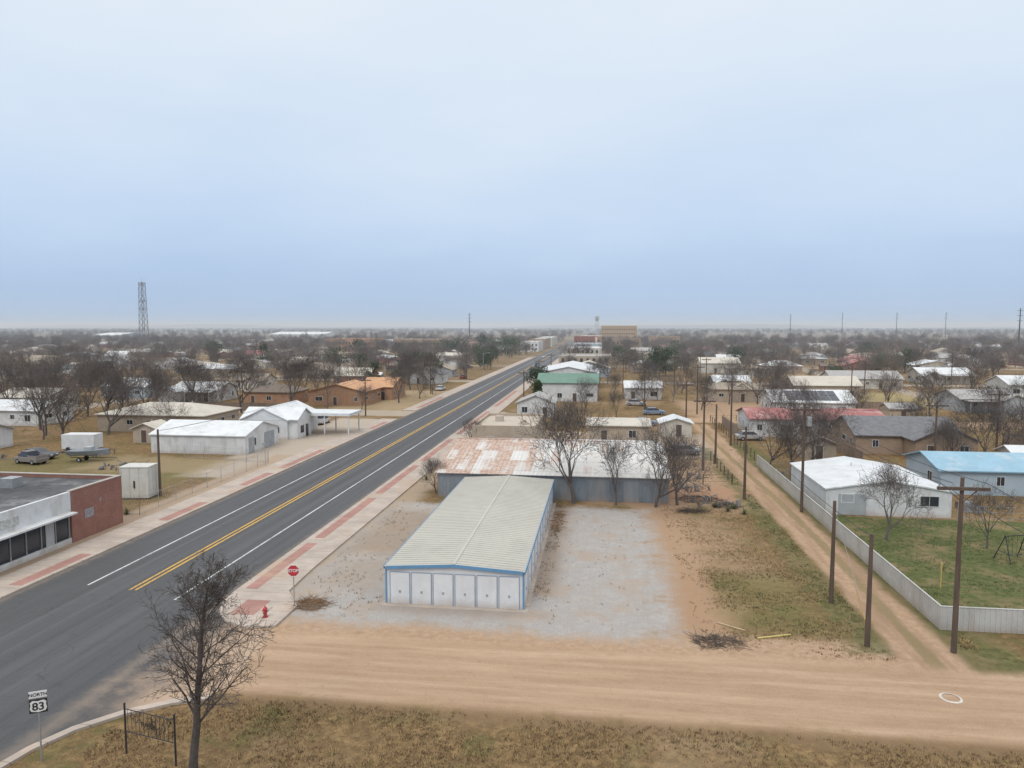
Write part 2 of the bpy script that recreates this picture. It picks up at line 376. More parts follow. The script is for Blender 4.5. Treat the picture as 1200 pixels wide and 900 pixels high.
for a, b_ in ((45.5,56),(57.5,72),(74,90),(93,112),(118,150),(160,200)): g.box(-24.5,-23.6,a,b_,0.10,0.136)
g.box(-23.3,-21.7,41.2,43.6,0.10,0.136)
g.done('red_paver_strip', M_brickpave, sw)
sw2 = empty('sidewalk')
g = MB(); g.box(-43.3,-40,41,136,-0.05,0.13); g.box(-43.3,-40,150,420,-0.05,0.13); g.done('slab', M_conc, sw2)
g = MB()
for a, b_ in ((44,51),(61,68),(76,83),(86,100),(122,131),(155,180)): g.box(-41.4,-40.4,a,b_,0.10,0.136)
g.done('red_paver_strip', M_brickpave, sw2)

# ------------------------------------------------------------------ trees
def tree_mesh(name, seed, H, levels=6, tr=0.18, twig=0.008, spread=1.0, kids=3, trunkf=0.25, pieces=2, mains=4, material=None, up=0.10, sl=2, W=None):
    r = random.Random(seed); g = MB()
    def grow(p, d, L, rad, lv):
        n = pieces if lv > 0 else 3
        rend = max(twig, rad*0.62)
        q = p; dd = d.copy(); pts = [p]
        for i in range(n):
            dd = (dd + Vector((r.uniform(-1,1), r.uniform(-1,1), r.uniform(-0.5,0.9)))*0.16).normalized()
            q2 = q + dd*(L/n)
            ra = rad+(rend-rad)*i/n; rb = rad+(rend-rad)*(i+1)/n
            g.cyl(q, q2, ra, rb, 7 if lv == 0 else (5 if lv == 1 else 3), caps=False)
            q = q2; pts.append(q)
        if lv >= levels: return
        nk = mains if lv == 0 else kids + (1 if r.random() < 0.3 else 0)
        for k in range(nk):
            if lv == 0: base = pts[-1] if k < 3 else pts[-2]
            else: base = pts[-1] if k < 2 else pts[r.randint(1, len(pts)-1)] - dd*(L/n)*r.uniform(0, .8)
            ang = R(r.uniform(20, 52))*(spread if lv < sl else 1)
            a = dd.orthogonal().normalized(); a.rotate(Matrix.Rotation(2*math.pi*(k/nk)+r.uniform(-0.6,0.6), 3, dd))
            nd = (dd*math.cos(ang)+a*math.sin(ang)); nd.z += up if lv < 4 else -0.02; nd.normalize()
            grow(base, nd, L*r.uniform(0.62, 0.88) if lv else H*r.uniform(0.22, 0.3), rend*r.uniform(0.6, 0.85), lv+1)
    grow(Vector((0,0,-0.1)), Vector((0,0,1)), H*trunkf, tr, 0)
    zm = max(v[2] for v in g.v); k = H/zm
    kx = k
    if W: rr = sorted(math.hypot(v[0], v[1]) for v in g.v)[int(len(g.v)*.97)]; kx = (W/2)/rr
    g.v = [(v[0]*kx, v[1]*kx, v[2]*k) for v in g.v]
    return g.mesh(name, material or bark)
def leader_tree(name, seed, H, W):
    # upright street tree: a leader with ascending side limbs and sparse twigs
    r = random.Random(seed); g = MB(); p = Vector((0,0,-.1)); d = Vector((0,0,1)); n = 16; spine = [p]
    for i in range(n):
        d = (d+Vector((r.uniform(-1,1), r.uniform(-1,1), 1.2))*.10).normalized()
        q = p+d*(H/n); g.cyl(p, q, .17*(1-i/n)**.8+.012, .17*(1-(i+1)/n)**.8+.012, 8, False); p = q; spine.append(p)
    def br(p, d, L, rad, lv):
        m_ = 4 if lv == 0 else 3; q = p
        for i in range(m_):
            d = (d+Vector((r.uniform(-1,1), r.uniform(-1,1), r.uniform(-.3,1.0)))*.17).normalized(); q2 = q+d*(L/m_)
            ra, rb = rad*(1-.6*i/m_), rad*(1-.6*(i+1)/m_); g.cyl(q, q2, max(.0075, ra), max(.0065, rb), 5 if lv == 0 else 3, False)
            if lv < 3:
                for k in range(2 if lv else 2):
                    if r.random() < .82:
                        a = d.orthogonal().normalized(); a.rotate(Matrix.Rotation(r.uniform(0, 6.28), 3, d)); an = R(r.uniform(28, 58))
                        br(q.lerp(q2, r.random()), (d*math.cos(an)+a*math.sin(an)).normalized(), L*r.uniform(.38, .6), max(.0075, rb*.62), lv+1)
            q = q2
    for i in range(4, n):
        for k in range(2 if i < 13 else 3):
            a = i*2.4+k*math.pi+r.uniform(-.5,.5); el = R(r.uniform(32, 58)); f = i/n
            L = W*.62*(1.0 if f < .55 else (1.35-f)*1.25)*r.uniform(.7, 1.05)
            br(spine[i].lerp(spine[i+1], r.random()) if i < n else spine[i], Vector((math.cos(a)*math.cos(el), math.sin(a)*math.cos(el), math.sin(el))), L, .055*(1.15-f), 0)
    return g.mesh(name, bark)
hero = leader_tree('bare_tree_a', 17, 8.2, 4.4)
V = [tree_mesh('bare_tree_v%d' % i, 20+i, 10, 6, 0.26, 0.016, sp, 3, tf, 2, mn, twigm, 0.14, 3, W) for i, (sp, tf, mn, W) in enumerate(((1.0,0.2,5,9.0),(0.8,0.26,4,7.5),(1.2,0.17,5,10.5),(0.9,0.26,5,8.5)))]
def tree(me, x, y, H, base=10.0, rot=None, name='bare_tree'):
    o = bpy.data.objects.new(name, me); s = H/base; o.scale = (s, s, s); o.location = (x, y, 0)
    o.rotation_euler = (0, 0, rnd.uniform(0, 6.28) if rot is None else rot); col.objects.link(o); return o
tree(hero, -16.5, 26.0, 8.4, 8.4, 0.4)
for i, (x, y, H) in enumerate(((-2.7,72.9,12.5),(1.6,72.7,8.5),(5.6,72.4,9.5),(7.9,73.5,8),
        (24.5,63.5,7.2),(31.8,62.0,6.0),(21.9,95,8),(24,92,8),(26.5,93,9.5),(29,99,9),(34,128,10),(47,101,7),(55,105,9),(58,100,10),(62,108,9),(66,104,8),(52,103,9),(69,112,10),(28,112,9),(72,98,9),(44,97,7),
        (-93,108,14),(-83,110,13),(-99,114,13),(-88,130,12),(-86,140,14),(-96,138,13),(-76,142,13),(-68,148,14),(-61,152,11),(-106,140,13),(-118,128,13),(-104,132,13),(-90,104,9),(-78,132,12),
        (-48.5,166,10),(-53,152,6),(-45.5,188,10),(-46,176,9),(-19.5,104,5),(-1,193,11),(2,230,12),(10,160,9),(12,196,10),(-18,75.5,4.6),(3,172,9),(-3.5,155,8),
        (66,152,10),(72,140,9),(30,172,10),(22,200,11),(45,190,10),(-55,200,12),(-72,188,13),(-90,170,13),(-60,215,12),(52,125,7),(57,132,9),(48,140,8),(33,140,9),(22,160,9),(82,150,10),(95,140,10),(-75,172,12),(-95,155,13),(3,140,7),(-6,132,5))):
    tree(V[i % 4], x, y, H)

def leafmat(name, c):
    m, t, b = newmat(name)
    pos, x, y, z = world_pos(t)
    t.put(b.inputs['Base Color'], t.mix(t.mr(t.noise(pos, 1.2, 4), 0.3, 0.7), tuple(q*0.5 for q in c), tuple(q*1.5 for q in c)))
    b.inputs['Roughness'].default_value = 0.9; return m
M_leaf = leafmat('evergreen_leaf', (0.04, 0.058, 0.028)); M_leaf2 = leafmat('oak_leaf', (0.05, 0.072, 0.03))
def evergreen(seed, x, y, H, W, material, cone=False, n=2600):
    r = random.Random(seed); e = empty('evergreen_tree', x, y)
    t = MB(); t.cyl((0,0,-0.1),(0,0,H*0.6),0.2,0.08,6)
    lobes = []
    for i in range(15):
        zz = r.uniform(0.18, 0.88)*H; ww = W/2*((1.05-zz/H) if cone else math.sqrt(max(0.1, 1-((zz/H-0.5)/0.55)**2)))
        a = r.uniform(0, 6.28); q = r.uniform(0.2, 0.8)*ww
        lobes.append((Vector((math.cos(a)*q, math.sin(a)*q, zz)), W*r.uniform(0.13, 0.22)))
        t.cyl((0,0,zz*0.6), lobes[-1][0], 0.07, 0.03, 4)
    t.done('trunk', bark, e)
    g = MB()
    for i in range(n):
        c, rr = r.choice(lobes)
        d = Vector((r.gauss(0,1), r.gauss(0,1), r.gauss(0,1))).normalized()*rr*r.uniform(0.5, 1.1)
        p = c+d; u = Vector((r.gauss(0,1), r.gauss(0,1), r.gauss(0,1))).normalized(); v = u.orthogonal().normalized(); s = r.uniform(0.1, 0.26)*max(1, W/9)
        g.poly([p-u*s, p+v*s*0.6, p+u*s, p-v*s*0.6])
    g.done('foliage', material, e)
evs = [(-17.8,197,7.5,7.5,False),(-15,168,6,4,True),(21,262,11.5,14,False),(24,272,10,12,False),(-66,262,10,10,False),(-62,440,14,18,False),(-75,455,13,17,False),(-54,425,12,14,False),(-88,430,12,16,False),(-100,445,11,14,False),
        (-52,330,10,11,False),(-60,345,10,11,False),(-58,240,9,10,False),(-66,236,9,11,False),(-70,212,8,7,False),(-50,300,9,9,False),(60,330,10,12,False),(48,83,3,3.2,False),(-82,232,9,9,False),(-100,260,10,13,False),(12,300,9,11,False),
        (95,260,9,10,False),(120,300,10,12,False),(75,240,7,7,False),(-150,300,11,13,False),(-200,350,11,13,False),(150,420,11,14,False),(40,400,11,13,False),(-140,400,12,15,False),(8,350,9,10,False)]
for i, (x, y, H, W, cone) in enumerate(evs): evergreen(90+i, x, y, H, W, M_leaf if i % 2 == 0 else M_leaf2, cone, 2600 if y < 350 else 1600)

# ------------------------------------------------------------------ buildings
occupied = []
def windows_for(w, d, h, sides, r, e, frame=white, door=True, gap=3.6, ww0=.55):
    gl = MB(); fr = MB(); dr = MB()
    for sd in sides:
        L = w if sd in 'SN' else d
        n = max(1, int(L/gap))
        dk = r.randrange(n) if (door and sd == sides[0]) else -1
        for i in range(n):
            if i != dk and r.random() < .2: continue
            u = -L/2 + L*(i+0.5)/n + r.uniform(-.4, .4); ww = ww0*r.choice((.7, 1, 1.5)) if i != dk else 0.46
            z0, z1 = (r.choice((.95, 1.1, 1.3)), min(2.05, h-0.35)) if i != dk else (0.05, 2.05)
            def bx(mb, uu0, uu1, za, zb, pr):
                if sd == 'S': mb.box(uu0, uu1, -d/2-pr, -d/2+0.02, za, zb)
                if sd == 'N': mb.box(uu0, uu1, d/2-0.02, d/2+pr, za, zb)
                if sd == 'E': mb.box(w/2-0.02, w/2+pr, uu0, uu1, za, zb)
                if sd == 'W': mb.box(-w/2-pr, -w/2+0.02, uu0, uu1, za, zb)
            f = 0.06
            bx(fr, u-ww-f, u-ww, z0-f, z1+f, 0.06); bx(fr, u+ww, u+ww+f, z0-f, z1+f, 0.06)
            bx(fr, u-ww, u+ww, z1, z1+f, 0.055); bx(fr, u-ww, u+ww, z0-f, z0, 0.055)
            if i == dk: bx(dr, u-ww, u+ww, z0, z1, 0.03)
            else:
                bx(gl, u-ww, u+ww, z0, z1, 0.025); bx(fr, u-0.02, u+0.02, z0, z1, 0.04)
    if gl.v: gl.done('windows', glass, e)
    if fr.v: fr.done('window_frames', frame, e)
    if dr.v: dr.done('door', wood, e)
def building(name, x0, x1, y0, y1, h, kind, rh, rm, wm, axis='x', sides='SE', seed=0, door=True, rot=0.0, ov=0.4, vents=True, wing=False):
    w, d = x1-x0, y1-y0; e = empty(name, (x0+x1)/2, (y0+y1)/2, 0, rot); r = random.Random(seed*7+int(x0*3)+int(y0))
    occupied.append((x0-2.5, x1+2.5, y0-2.5, y1+2.5))
    wl = MB(); rf = MB()
    if kind == 'gable': wl.gwalls(w, d, h, rh, axis); rf.roof(w, d, h, rh, ov, 0.13, axis)
    elif kind == 'hip': wl.box(-w/2, w/2, -d/2, d/2, -0.1, h-0.01); rf.hip(w, d, h+0.12, rh, ov)
    else:
        wl.box(-w/2, w/2, -d/2, d/2, -0.1, h)
        for a in ((-w/2,w/2,-d/2,-d/2+.3),(-w/2,w/2,d/2-.3,d/2),(-w/2,-w/2+.3,-d/2+.3,d/2-.3),(w/2-.3,w/2,-d/2+.3,d/2-.3)): wl.box(*a, h, h+0.45)
        rf.box(-w/2+.31, w/2-.31, -d/2+.31, d/2-.31, h-0.02, h+0.06)
        rf.box(-w/4, -w/4+1.2, 0, 1.2, h+0.06, h+0.9); rf.box(w/5, w/5+0.9, -d/5, -d/5+0.9, h+0.06, h+0.7)
        if h > 5.5:
            gl = MB(); nf = max(2, int(h/4))
            for fl in range(nf):
                zc = 1.2+fl*(h-1)/nf; k = -w/2+1.2
                while k < w/2-1.6: gl.box(k, k+1.1, -d/2-.03, -d/2+.01, zc, zc+1.6); k += 2.6
            gl.done('front_windows', glass, e)
    if wing and kind != 'flat':
        k = r.choice((-1, 1)); W2, D2 = w*r.uniform(.3, .42), r.uniform(3, 5)
        cx = k*(w/2-W2/2-.02); cy = -d/2-D2/2+1.0; hh = h-r.choice((0.03, .35))
        n0 = len(wl.v); wl.gwalls(W2, D2+2, hh, rh*.7, 'y'); wl.shift(n0, cx, cy)
        n0 = len(rf.v); rf.roof(W2, D2+2, hh, rh*.7, ov*.8, .12, 'y'); rf.shift(n0, cx, cy, .01)
        if r.random() < .6:
            n0 = len(rf.v); rf.box(-w*.28, w*.28, -1.3, 1.3, h-.35, h-.25); rf.shift(n0, -k*w*.18, -d/2-1.3)
            for q in (-w*.26, 0, w*.26): n0 = len(wl.v); wl.box(q-.06, q+.06, -.06, .06, 0, h-.36); wl.shift(n0, -k*w*.18, -d/2-2.4)
    if kind != 'flat' and vents and r.random() < 0.7:
        k = r.uniform(-0.3, 0.3)*w; rf.cyl((k, d*0.12, h), (k, d*0.12, h+rh+0.3), 0.07, 0.07, 6)
    wl.done('walls', wm, e); rf.done('roof', rm, e)
    windows_for(w, d, h, sides, r, e, door=door, gap=4.2 if wing else 3.6)
    return e
shingle_tan = mat('tan_shingle', (0.33, 0.28, 0.22), 0.95, 0.25, 1.5)
shingle_grey = mat('grey_shingle', (0.17, 0.17, 0.18), 0.95, 0.3, 1.5)
shingle_brown = mat('brown_shingle', (0.17, 0.135, 0.11), 0.95, 0.3, 1.5)
shingle_light = mat('light_shingle', (0.37, 0.36, 0.35), 0.95, 0.2, 1.5)
redroof = mat('faded_red_roof', (0.34, 0.13, 0.12), 0.7, 0.2, 0.6, dirt=(0.46, 0.36, 0.34), dirtamt=0.6)
greenroof = mat('green_roof', (0.12, 0.22, 0.17), 0.6, 0.15, 0.6)
orangeroof = mat('orange_roof', (0.50, 0.28, 0.15), 0.8, 0.15, 0.6)
blueroof = mat('blue_metal_roof', (0.24, 0.41, 0.52), 0.5, 0.12, 0.5, dirt=(0.48, 0.52, 0.55), dirtamt=0.5)
tanwall = mat('tan_wall', (0.42, 0.35, 0.275), 0.9, 0.15, 0.8)
creamwall = mat('cream_wall', (0.53, 0.50, 0.44), 0.85, 0.1, 0.8)
greywall = mat('grey_wall', (0.36, 0.38, 0.39), 0.85, 0.15, 0.8)
bluewall = mat('pale_blue_wall', (0.38, 0.45, 0.50), 0.85, 0.1, 0.8)
graymetal = mat('grey_corrugated_metal', (0.25, 0.28, 0.305), 0.5, 0.25, 1.2, 0.2, dirt=(0.33, 0.25, 0.2), dirtamt=0.6, streak=True)

def storage():
    x0, x1, y0, y1 = -14.0, -4.9, 44.5, 72.4; w, d = x1-x0, y1-y0; h = 2.5; rh = 0.28
    e = empty('storage_building', (x0+x1)/2, (y0+y1)/2)
    occupied.append((x0, x1, y0, y1))
    MB().gwalls(w, d, h, rh, 'y').done('walls', mat('storage_wall_white', (0.62, 0.63, 0.64), 0.55, 0.08, 0.8, dirt=(0.45, 0.40, 0.36), dirtamt=0.3), e)
    roofm = mat('storage_roof_panel', (0.445, 0.43, 0.38), 0.6, 0.08, 0.25, 0.0, dirt=(0.385, 0.365, 0.32), dirtamt=0.6)
    g = MB(); g.roof(w, d, h, rh, 0.12, 0.06, 'y'); D = w/2; k = rh/D
    yy = -d/2+0.15
    while yy < d/2:
        for sg in (-1, 1):
            pts = [(sg*(D+.11), yy, h-.11*k+.061), (sg*(D+.11), yy+.06, h-.11*k+.061), (0.0, yy+.06, h+rh+.061), (0.0, yy, h+rh+.061)]
            if sg < 0: pts = pts[::-1]
            g.hexa([*pts, *[(p[0], p[1], p[2]+0.03) for p in pts]])
        yy += 0.46
    g.box(-0.10, 0.10, -d/2-.1, d/2+.1, h+rh+.05, h+rh+.10)
    g.done('roof', roofm, e)
    t = MB()
    for sg in (-1, 1):
        X = sg*(D+0.125)
        t.box(min(X, X+sg*.05), max(X, X+sg*.05), -d/2-.13, d/2+.13, h-0.14, h+0.08)
        for yy in (-d/2-0.03, d/2-0.09): t.box(sg*(D+.03)-.06, sg*(D+.03)+.06, yy, yy+.12, 0, h-0.14)
        A = (h+rh if sg > 0 else h); B = (h if sg > 0 else h+rh); xa, xb = min(0, sg*D), max(0, sg*D)
        t.hexa([(xa,-d/2-.17,A-.14),(xb,-d/2-.17,B-.14),(xb,-d/2-.123,B-.14),(xa,-d/2-.123,A-.14),(xa,-d/2-.17,A+.08),(xb,-d/2-.17,B+.08),(xb,-d/2-.123,B+.08),(xa,-d/2-.123,A+.08)])
    dr = MB(); hd = MB(); lines = MB(); jb = MB()
    n = 6; step = (w-0.35)/n
    for i in range(n):
        a = -w/2+0.175+i*step
        dr.box(a+.09, a+step-.09, -d/2-.035, -d/2+.01, 0.03, 2.13)
        for zz in [0.12+0.115*j for j in range(18)]: lines.box(a+.10, a+step-.10, -d/2-.045, -d/2-.034, zz, zz+.03)
        hd.box(a+step/2-.06, a+step/2+.06, -d/2-.07, -d/2-.045, 0.78, 0.92)
        for q in (a+.045, a+step-.085): jb.box(q, q+.04, -d/2-.05, -d/2+.01, 0.02, 2.15)
        jb.box(a+.085, a+step-.085, -d/2-.05, -d/2+.01, 2.135, 2.18)
    n = 11; step = (d-0.6)/n
    for sg in (-1, 1):
        for i in range(n):
            a = -d/2+.3+i*step; X = sg*D
            dr.box(min(X, X+sg*.035), max(X, X+sg*.035), a+.14, a+step-.14, 0.03, 2.13)
            t.box(min(X, X+sg*.05), max(X, X+sg*.05), a-.05, a+.07, 0, h-.15)
            hd.box(min(X+sg*.035, X+sg*.07), max(X+sg*.035, X+sg*.07), a+step/2-.08, a+step/2+.08, 0.75, 0.95)
    dr.done('roll_up_doors', mat('door_white', (0.68, 0.69, 0.70), 0.45, 0.07, 1, dirt=(.45,.4,.36), dirtamt=.2), e); lines.done('door_slats', mat('door_white', (0.7,0.7,0.7)), e)
    jb.done('door_jambs', mat('jamb_grey_blue', (.26,.32,.40), .6), e)
    hd.done('door_latches', steel, e); t.done('blue_trim', bluem, e)
    MB().box(-w/2-.35, w/2+.35, -d/2-.5, d/2+.3, -0.05, 0.025).done('slab', M_conc, e)
storage()

def shed():
    x0, x1, y0, y1 = -17.4, 7.0, 74.0, 98.0; w, d = x1-x0, y1-y0; h = 2.7; rh = 1.7
    e = empty('metal_shed', (x0+x1)/2, (y0+y1)/2); occupied.append((x0-1, x1+1, y0, y1))
    MB().gwalls(w, d, h, rh, 'x').done('walls', graymetal, e)
    g = MB(); g.roof(w, d, h, rh, 0.35, 0.06, 'x'); D = d/2; k = rh/D; xx = -w/2-.3
    while xx < w/2+.3:
        for sg in (-1, 1):
            pts = [(xx, sg*(D+.34), h-.34*k+.061), (xx+.05, sg*(D+.34), h-.34*k+.061), (xx+.05, 0, h+rh+.061), (xx, 0, h+rh+.061)]
            if sg > 0: pts = pts[::-1]
            g.hexa([*pts, *[(p[0], p[1], p[2]+.03) for p in pts]])
        xx += 0.46
    g.box(-w/2-.35, w/2+.35, -.15, .15, h+rh+.05, h+rh+.12)
    g.done('roof', M_rust, e)
    r = MB(); xx = -w/2+.1
    while xx < w/2: r.box(xx, xx+.06, -d/2-.03, -d/2+.01, 0, h-.1); xx += 0.4
    xx = -d/2+.1
    while xx < d/2: r.box(w/2-.01, w/2+.03, xx, xx+.06, 0, h-.05); xx += 0.4
    r.done('wall_ribs', graymetal, e)
    q = MB()
    for a in (10.2, 14.5, 18.3, 21.4): q.box(-w/2+a, -w/2+a+1.5, -d/2-.045, -d/2+.01, 0.05, 2.2)
    q.done('doors', mat('shed_door', (0.18, 0.21, 0.24), 0.7, 0.3, 1.5, streak=True), e)
    b2 = MB(); b2.box(-w/2-.05, -w/2-.01, -d/2, d/2, 0, h-.3); b2.done('brick_end_wall', brick_red, e)
shed()

def storefront():
    e = empty('brick_storefront', -44.4, 43)
    occupied.append((-72, -44, 40, 62))
    H = 4.1
    brk = MB(); brk.box(-26, 0, 10.9, 17.3, -.1, H); brk.box(-26, -25.7, 0, 10.9, -.1, H)
    brk.box(-25.7, 0.0, 17.0, 17.3, H, H+.35); brk.box(-.3, 0, 10.9, 17.0, H, H+.35)
    brk.done('brick_walls', brick_red, e)
    cp = MB(); cp.box(-25.8, .04, 16.96, 17.34, H+.35, H+.42); cp.box(-.34, .04, 10.86, 16.96, H+.35, H+.42); cp.done('coping', mat('coping_stone', (.40,.36,.32)), e)
    ww = MB(); ww.box(-25.69, -.25, 0, 10.88, -.1, H-.02); ww.box(-.3, -.02, 0, 10.88, 2.75, H+.33); ww.box(-.26, -.05, 0, 10.88, -.1, .45)
    ww.box(-.05, .9, .2, 10.5, 2.68, 2.82)
    ww.done('white_facade', white, e)
    MB().box(-25.6, -.31, .1, 10.88, H+.0, H+.06).box(-25.6, -.31, 10.92, 16.98, H+.012, H+.06).done('roof', mat('tar_roof', (0.08, 0.08, 0.085), 0.9, 0.5, 0.25, dirt=(0.22, 0.22, 0.22), dirtamt=0.8), e)
    gl = MB(); fr = MB(); y = 0.2
    while y < 10.2:
        gl.box(-.25, -.20, y, y+1.45, .46, 2.7); fr.box(-.22, -.12, y+1.45, y+1.51, .45, 2.75); y += 1.51
    gl.done('shop_windows', glass, e); fr.done('mullions', mat('mullion_grey', (0.35, 0.35, 0.35)), e)
    MB().box(-.19, -.15, 8.2, 9.1, .05, 2.3).done('door', mat('door_grey2', (0.4, 0.4, 0.4)), e)
    s = MB(); s.box(-.001, .04, 12.4, 13.5, 1.7, 2.5); s.box(-.001, .03, 14.3, 14.5, 2.8, 3.1); s.done('wall_sign', mat('wall_sign_blue', (0.30, 0.28, 0.30), 0.5, 0.5, 6), e)
    MB().box(-.02, .06, 1.0, 5.4, 3.15, 3.85).done('shop_sign', mat('sign_cream', (0.50, 0.5, 0.48), 0.5, 0.5, 5), e)
    MB().box(-8, -6.8, 12.4, 13.6, H+.06, H+.9).box(-16, -15, 7, 8, H+.06, H+.7).done('roof_vents', steel, e)
storefront()

wh = building('white_warehouse', -65, -50.5, 95, 105.5, 2.7, 'gable', 1.4, whiteroof, white, 'x', 'E', 1, door=False, ov=0.25)
MB().box(7.25, 7.29, -4.2, -2.6, .05, 2.3).box(7.25, 7.29, 0.6, 3.8, .05, 2.4).done('big_doors', mat('door_grey', (0.32, 0.34, 0.36)), wh)
g = MB()
for i in range(36): g.box(-7.2+i*.4, -7.15+i*.4, -5.28, -5.24, 0, 2.5)
g.done('wall_ribs', white, wh)
gs = building('filling_station', -58.5, -50.6, 109, 121.5, 3.2, 'gable', 1.8, whiteroof, white, 'y', 'ES', 2, ov=0.3)
g = MB(); g.roof(9.5, 6, 3.3, 1.5, .3, .12, 'x'); o = g.done('cross_gable_roof', whiteroof, gs); o.location = (0.8, -3.0, 0.02)
g = MB(); g.gwalls(9.4, 5.6, 3.3, 1.4, 'x'); o = g.done('cross_gable_walls', white, gs); o.location = (0.8, -3.0, 0)
MB().box(5.52,5.56,-4.6,-3.4,.9,2.1).box(5.52,5.56,-2.6,-1.6,.05,2.1).done('front_openings', glass, gs)
g = MB(); g.box(3.9, 12.6, -1.0, 5.0, 3.3, 3.75)
g.done('canopy', whiteroof, gs)
g = MB()
for a in (8.0, 12.2):
    for b_ in (-.6, 4.6): g.box(a-.09, a+.09, b_-.09, b_+.09, 0, 3.3)
g.done('canopy_posts', white, gs)

building('tan_house', -88, -68, 114, 126, 2.9, 'hip', 1.6, creamroof, tanwall, 'x', 'SE', 3)
building('orange_brick_building', -68, -54.5, 158, 171, 3.3, 'gable', 1.7, orangeroof, brick_orange, 'y', 'SE', 4)
building('orange_brick_building', -60, -52, 172, 184, 3.3, 'gable', 1.9, orangeroof, brick_orange, 'x', 'SE', 5)
building('brown_house', -84, -72, 158, 168, 2.9, 'hip', 1.5, shingle_brown, brick_orange, 'x', 'SE', 6)
building('white_shed', -104, -90, 92, 98, 2.7, 'gable', 1.0, shingle_light, white, 'x', 'SE', 7)
building('white_house', -118, -103, 118, 127, 2.9, 'gable', 1.4, whiteroof, white, 'x', 'SE', 7)
building('white_house', -132, -120, 140, 150, 2.9, 'gable', 1.6, creamroof, creamwall, 'x', 'SE', 7)
building('house', -105, -93, 162, 172, 2.9, 'gable', 1.6, whiteroof, white, 'x', 'SE', 8, wing=True)
building('white_house', -128, -116, 168, 178, 3, 'gable', 1.8, whiteroof, bluewall, 'x', 'SE', 8)
building('white_house', -61, -51, 222, 232, 3.2, 'gable', 2, shingle_grey, white, 'y', 'SE', 9)
building('metal_warehouse', -410, -340, 840, 900, 9, 'gable', 3, whiteroof, white, 'x', 'SE', 10)
building('metal_warehouse', -620, -585, 800, 860, 8, 'gable', 3, whiteroof, bluewall, 'x', 'SE', 10)
building('commercial_building', -60, -46, 520, 560, 7, 'flat', 0, creamroof, white, 'x', 'SE', 11)
building('commercial_building', -58, -46, 575, 640, 8, 'flat', 0, creamroof, brick_tan, 'x', 'SE', 11)
building('commercial_building', -60, -46, 660, 740, 8, 'flat', 0, whiteroof, creamwall, 'x', 'SE', 11)
building('commercial_building', -150, -115, 500, 530, 9, 'flat', 0, creamroof, brick_tan, 'x', 'SE', 12)
building('commercial_building', -210, -170, 520, 545, 9, 'flat', 0, creamroof, brick_orange, 'x', 'SE', 13)
building('commercial_building', -110, -85, 480, 505, 7, 'flat', 0, shingle_light, brick_tan, 'x', 'SE', 14)
# right side
building('beige_workshop', -19, -9.5, 103, 118, 3.3, 'flat', 0, mat('beige_roof', (0.46, 0.40, 0.33), 0.9, 0.12, 0.4), tanwall, 'x', 'SE', 20)
building('low_workshop', -2, 7.5, 112, 121, 2.8, 'gable', .6, creamroof, tanwall, 'x', 'SE', 21)
building('white_house', -17, -9.5, 143, 152, 2.9, 'gable', 1.5, shingle_light, white, 'y', 'SE', 22)
building('green_roof_building', -15.5, -1, 174, 186, 4.6, 'gable', 1.9, greenroof, white, 'x', 'S', 23)
building('white_roof_building', -18, -1, 205, 240, 5, 'gable', 1.8, whiteroof, white, 'y', 'SE', 24)
building('white_house', 6, 15, 181, 189, 3, 'gable', 1.4, whiteroof, white, 'x', 'SE', 25)
building('brick_storefront', -20, -5, 520, 545, 11, 'flat', 0, creamroof, brick_red, 'x', 'SW', 26)
building('tan_brick_hotel', -1, 37, 770, 795, 19, 'flat', 0, creamroof, brickmat('hotel_brick', (0.47,0.32,0.18), (0.40,0.26,0.14), (0.45,0.38,0.3)), 'x', 'SW', 27)
building('commercial_building', -20, -4, 560, 600, 9, 'flat', 0, creamroof, white, 'x', 'SW', 28)
building('commercial_building', 8, 30, 560, 590, 9, 'flat', 0, shingle_brown, brick_tan, 'x', 'SW', 28)
building('commercial_building', 40, 64, 600, 630, 10, 'flat', 0, creamroof, brick_tan, 'x', 'SW', 28)
building('commercial_building', -20, 0, 620, 680, 10, 'flat', 0, whiteroof, brick_orange, 'x', 'SW', 28)
building('commercial_building', -20, 0, 400, 440, 6, 'flat', 0, whiteroof, creamwall, 'x', 'SW', 29)
building('commercial_building', -18, 0, 455, 500, 7, 'flat', 0, shingle_light, bluewall, 'x', 'SW', 29)
building('commercial_building', -18, 4, 300, 330, 5.6, 'flat', 0, shingle_light, tanwall, 'x', 'SW', 30)
gar = building('white_garage', 21.9, 33.4, 71.6, 84.5, 2.5, 'gable', 0.9, whiteroof, white, 'y', 'S', 31, ov=0.15, door=False)
MB().box(-4.6, -2.0, -6.5, -6.46, .05, 2.1).done('garage_door', greywall, gar)
building('blue_roof_barn', 37, 62, 82, 91, 2.7, 'gable', 1.2, blueroof, bluewall, 'x', 'SW', 32)
building('brick_house', 36.6, 51, 107, 118, 2.8, 'gable', 2.0, shingle_grey, brick_tan, 'x', 'SW', 33)
building('brick_house', 43, 51, 103, 107, 2.8, 'gable', 1.9, shingle_grey, brick_tan, 'y', 'S', 34)
building('red_roof_house', 24.8, 46.5, 122, 133, 3.0, 'gable', 1.2, redroof, white, 'x', 'SW', 35)
sol = building('white_house', 35, 51, 150, 162, 3.0, 'gable', 2.0, whiteroof, white, 'x', 'SW', 36)
g = MB()
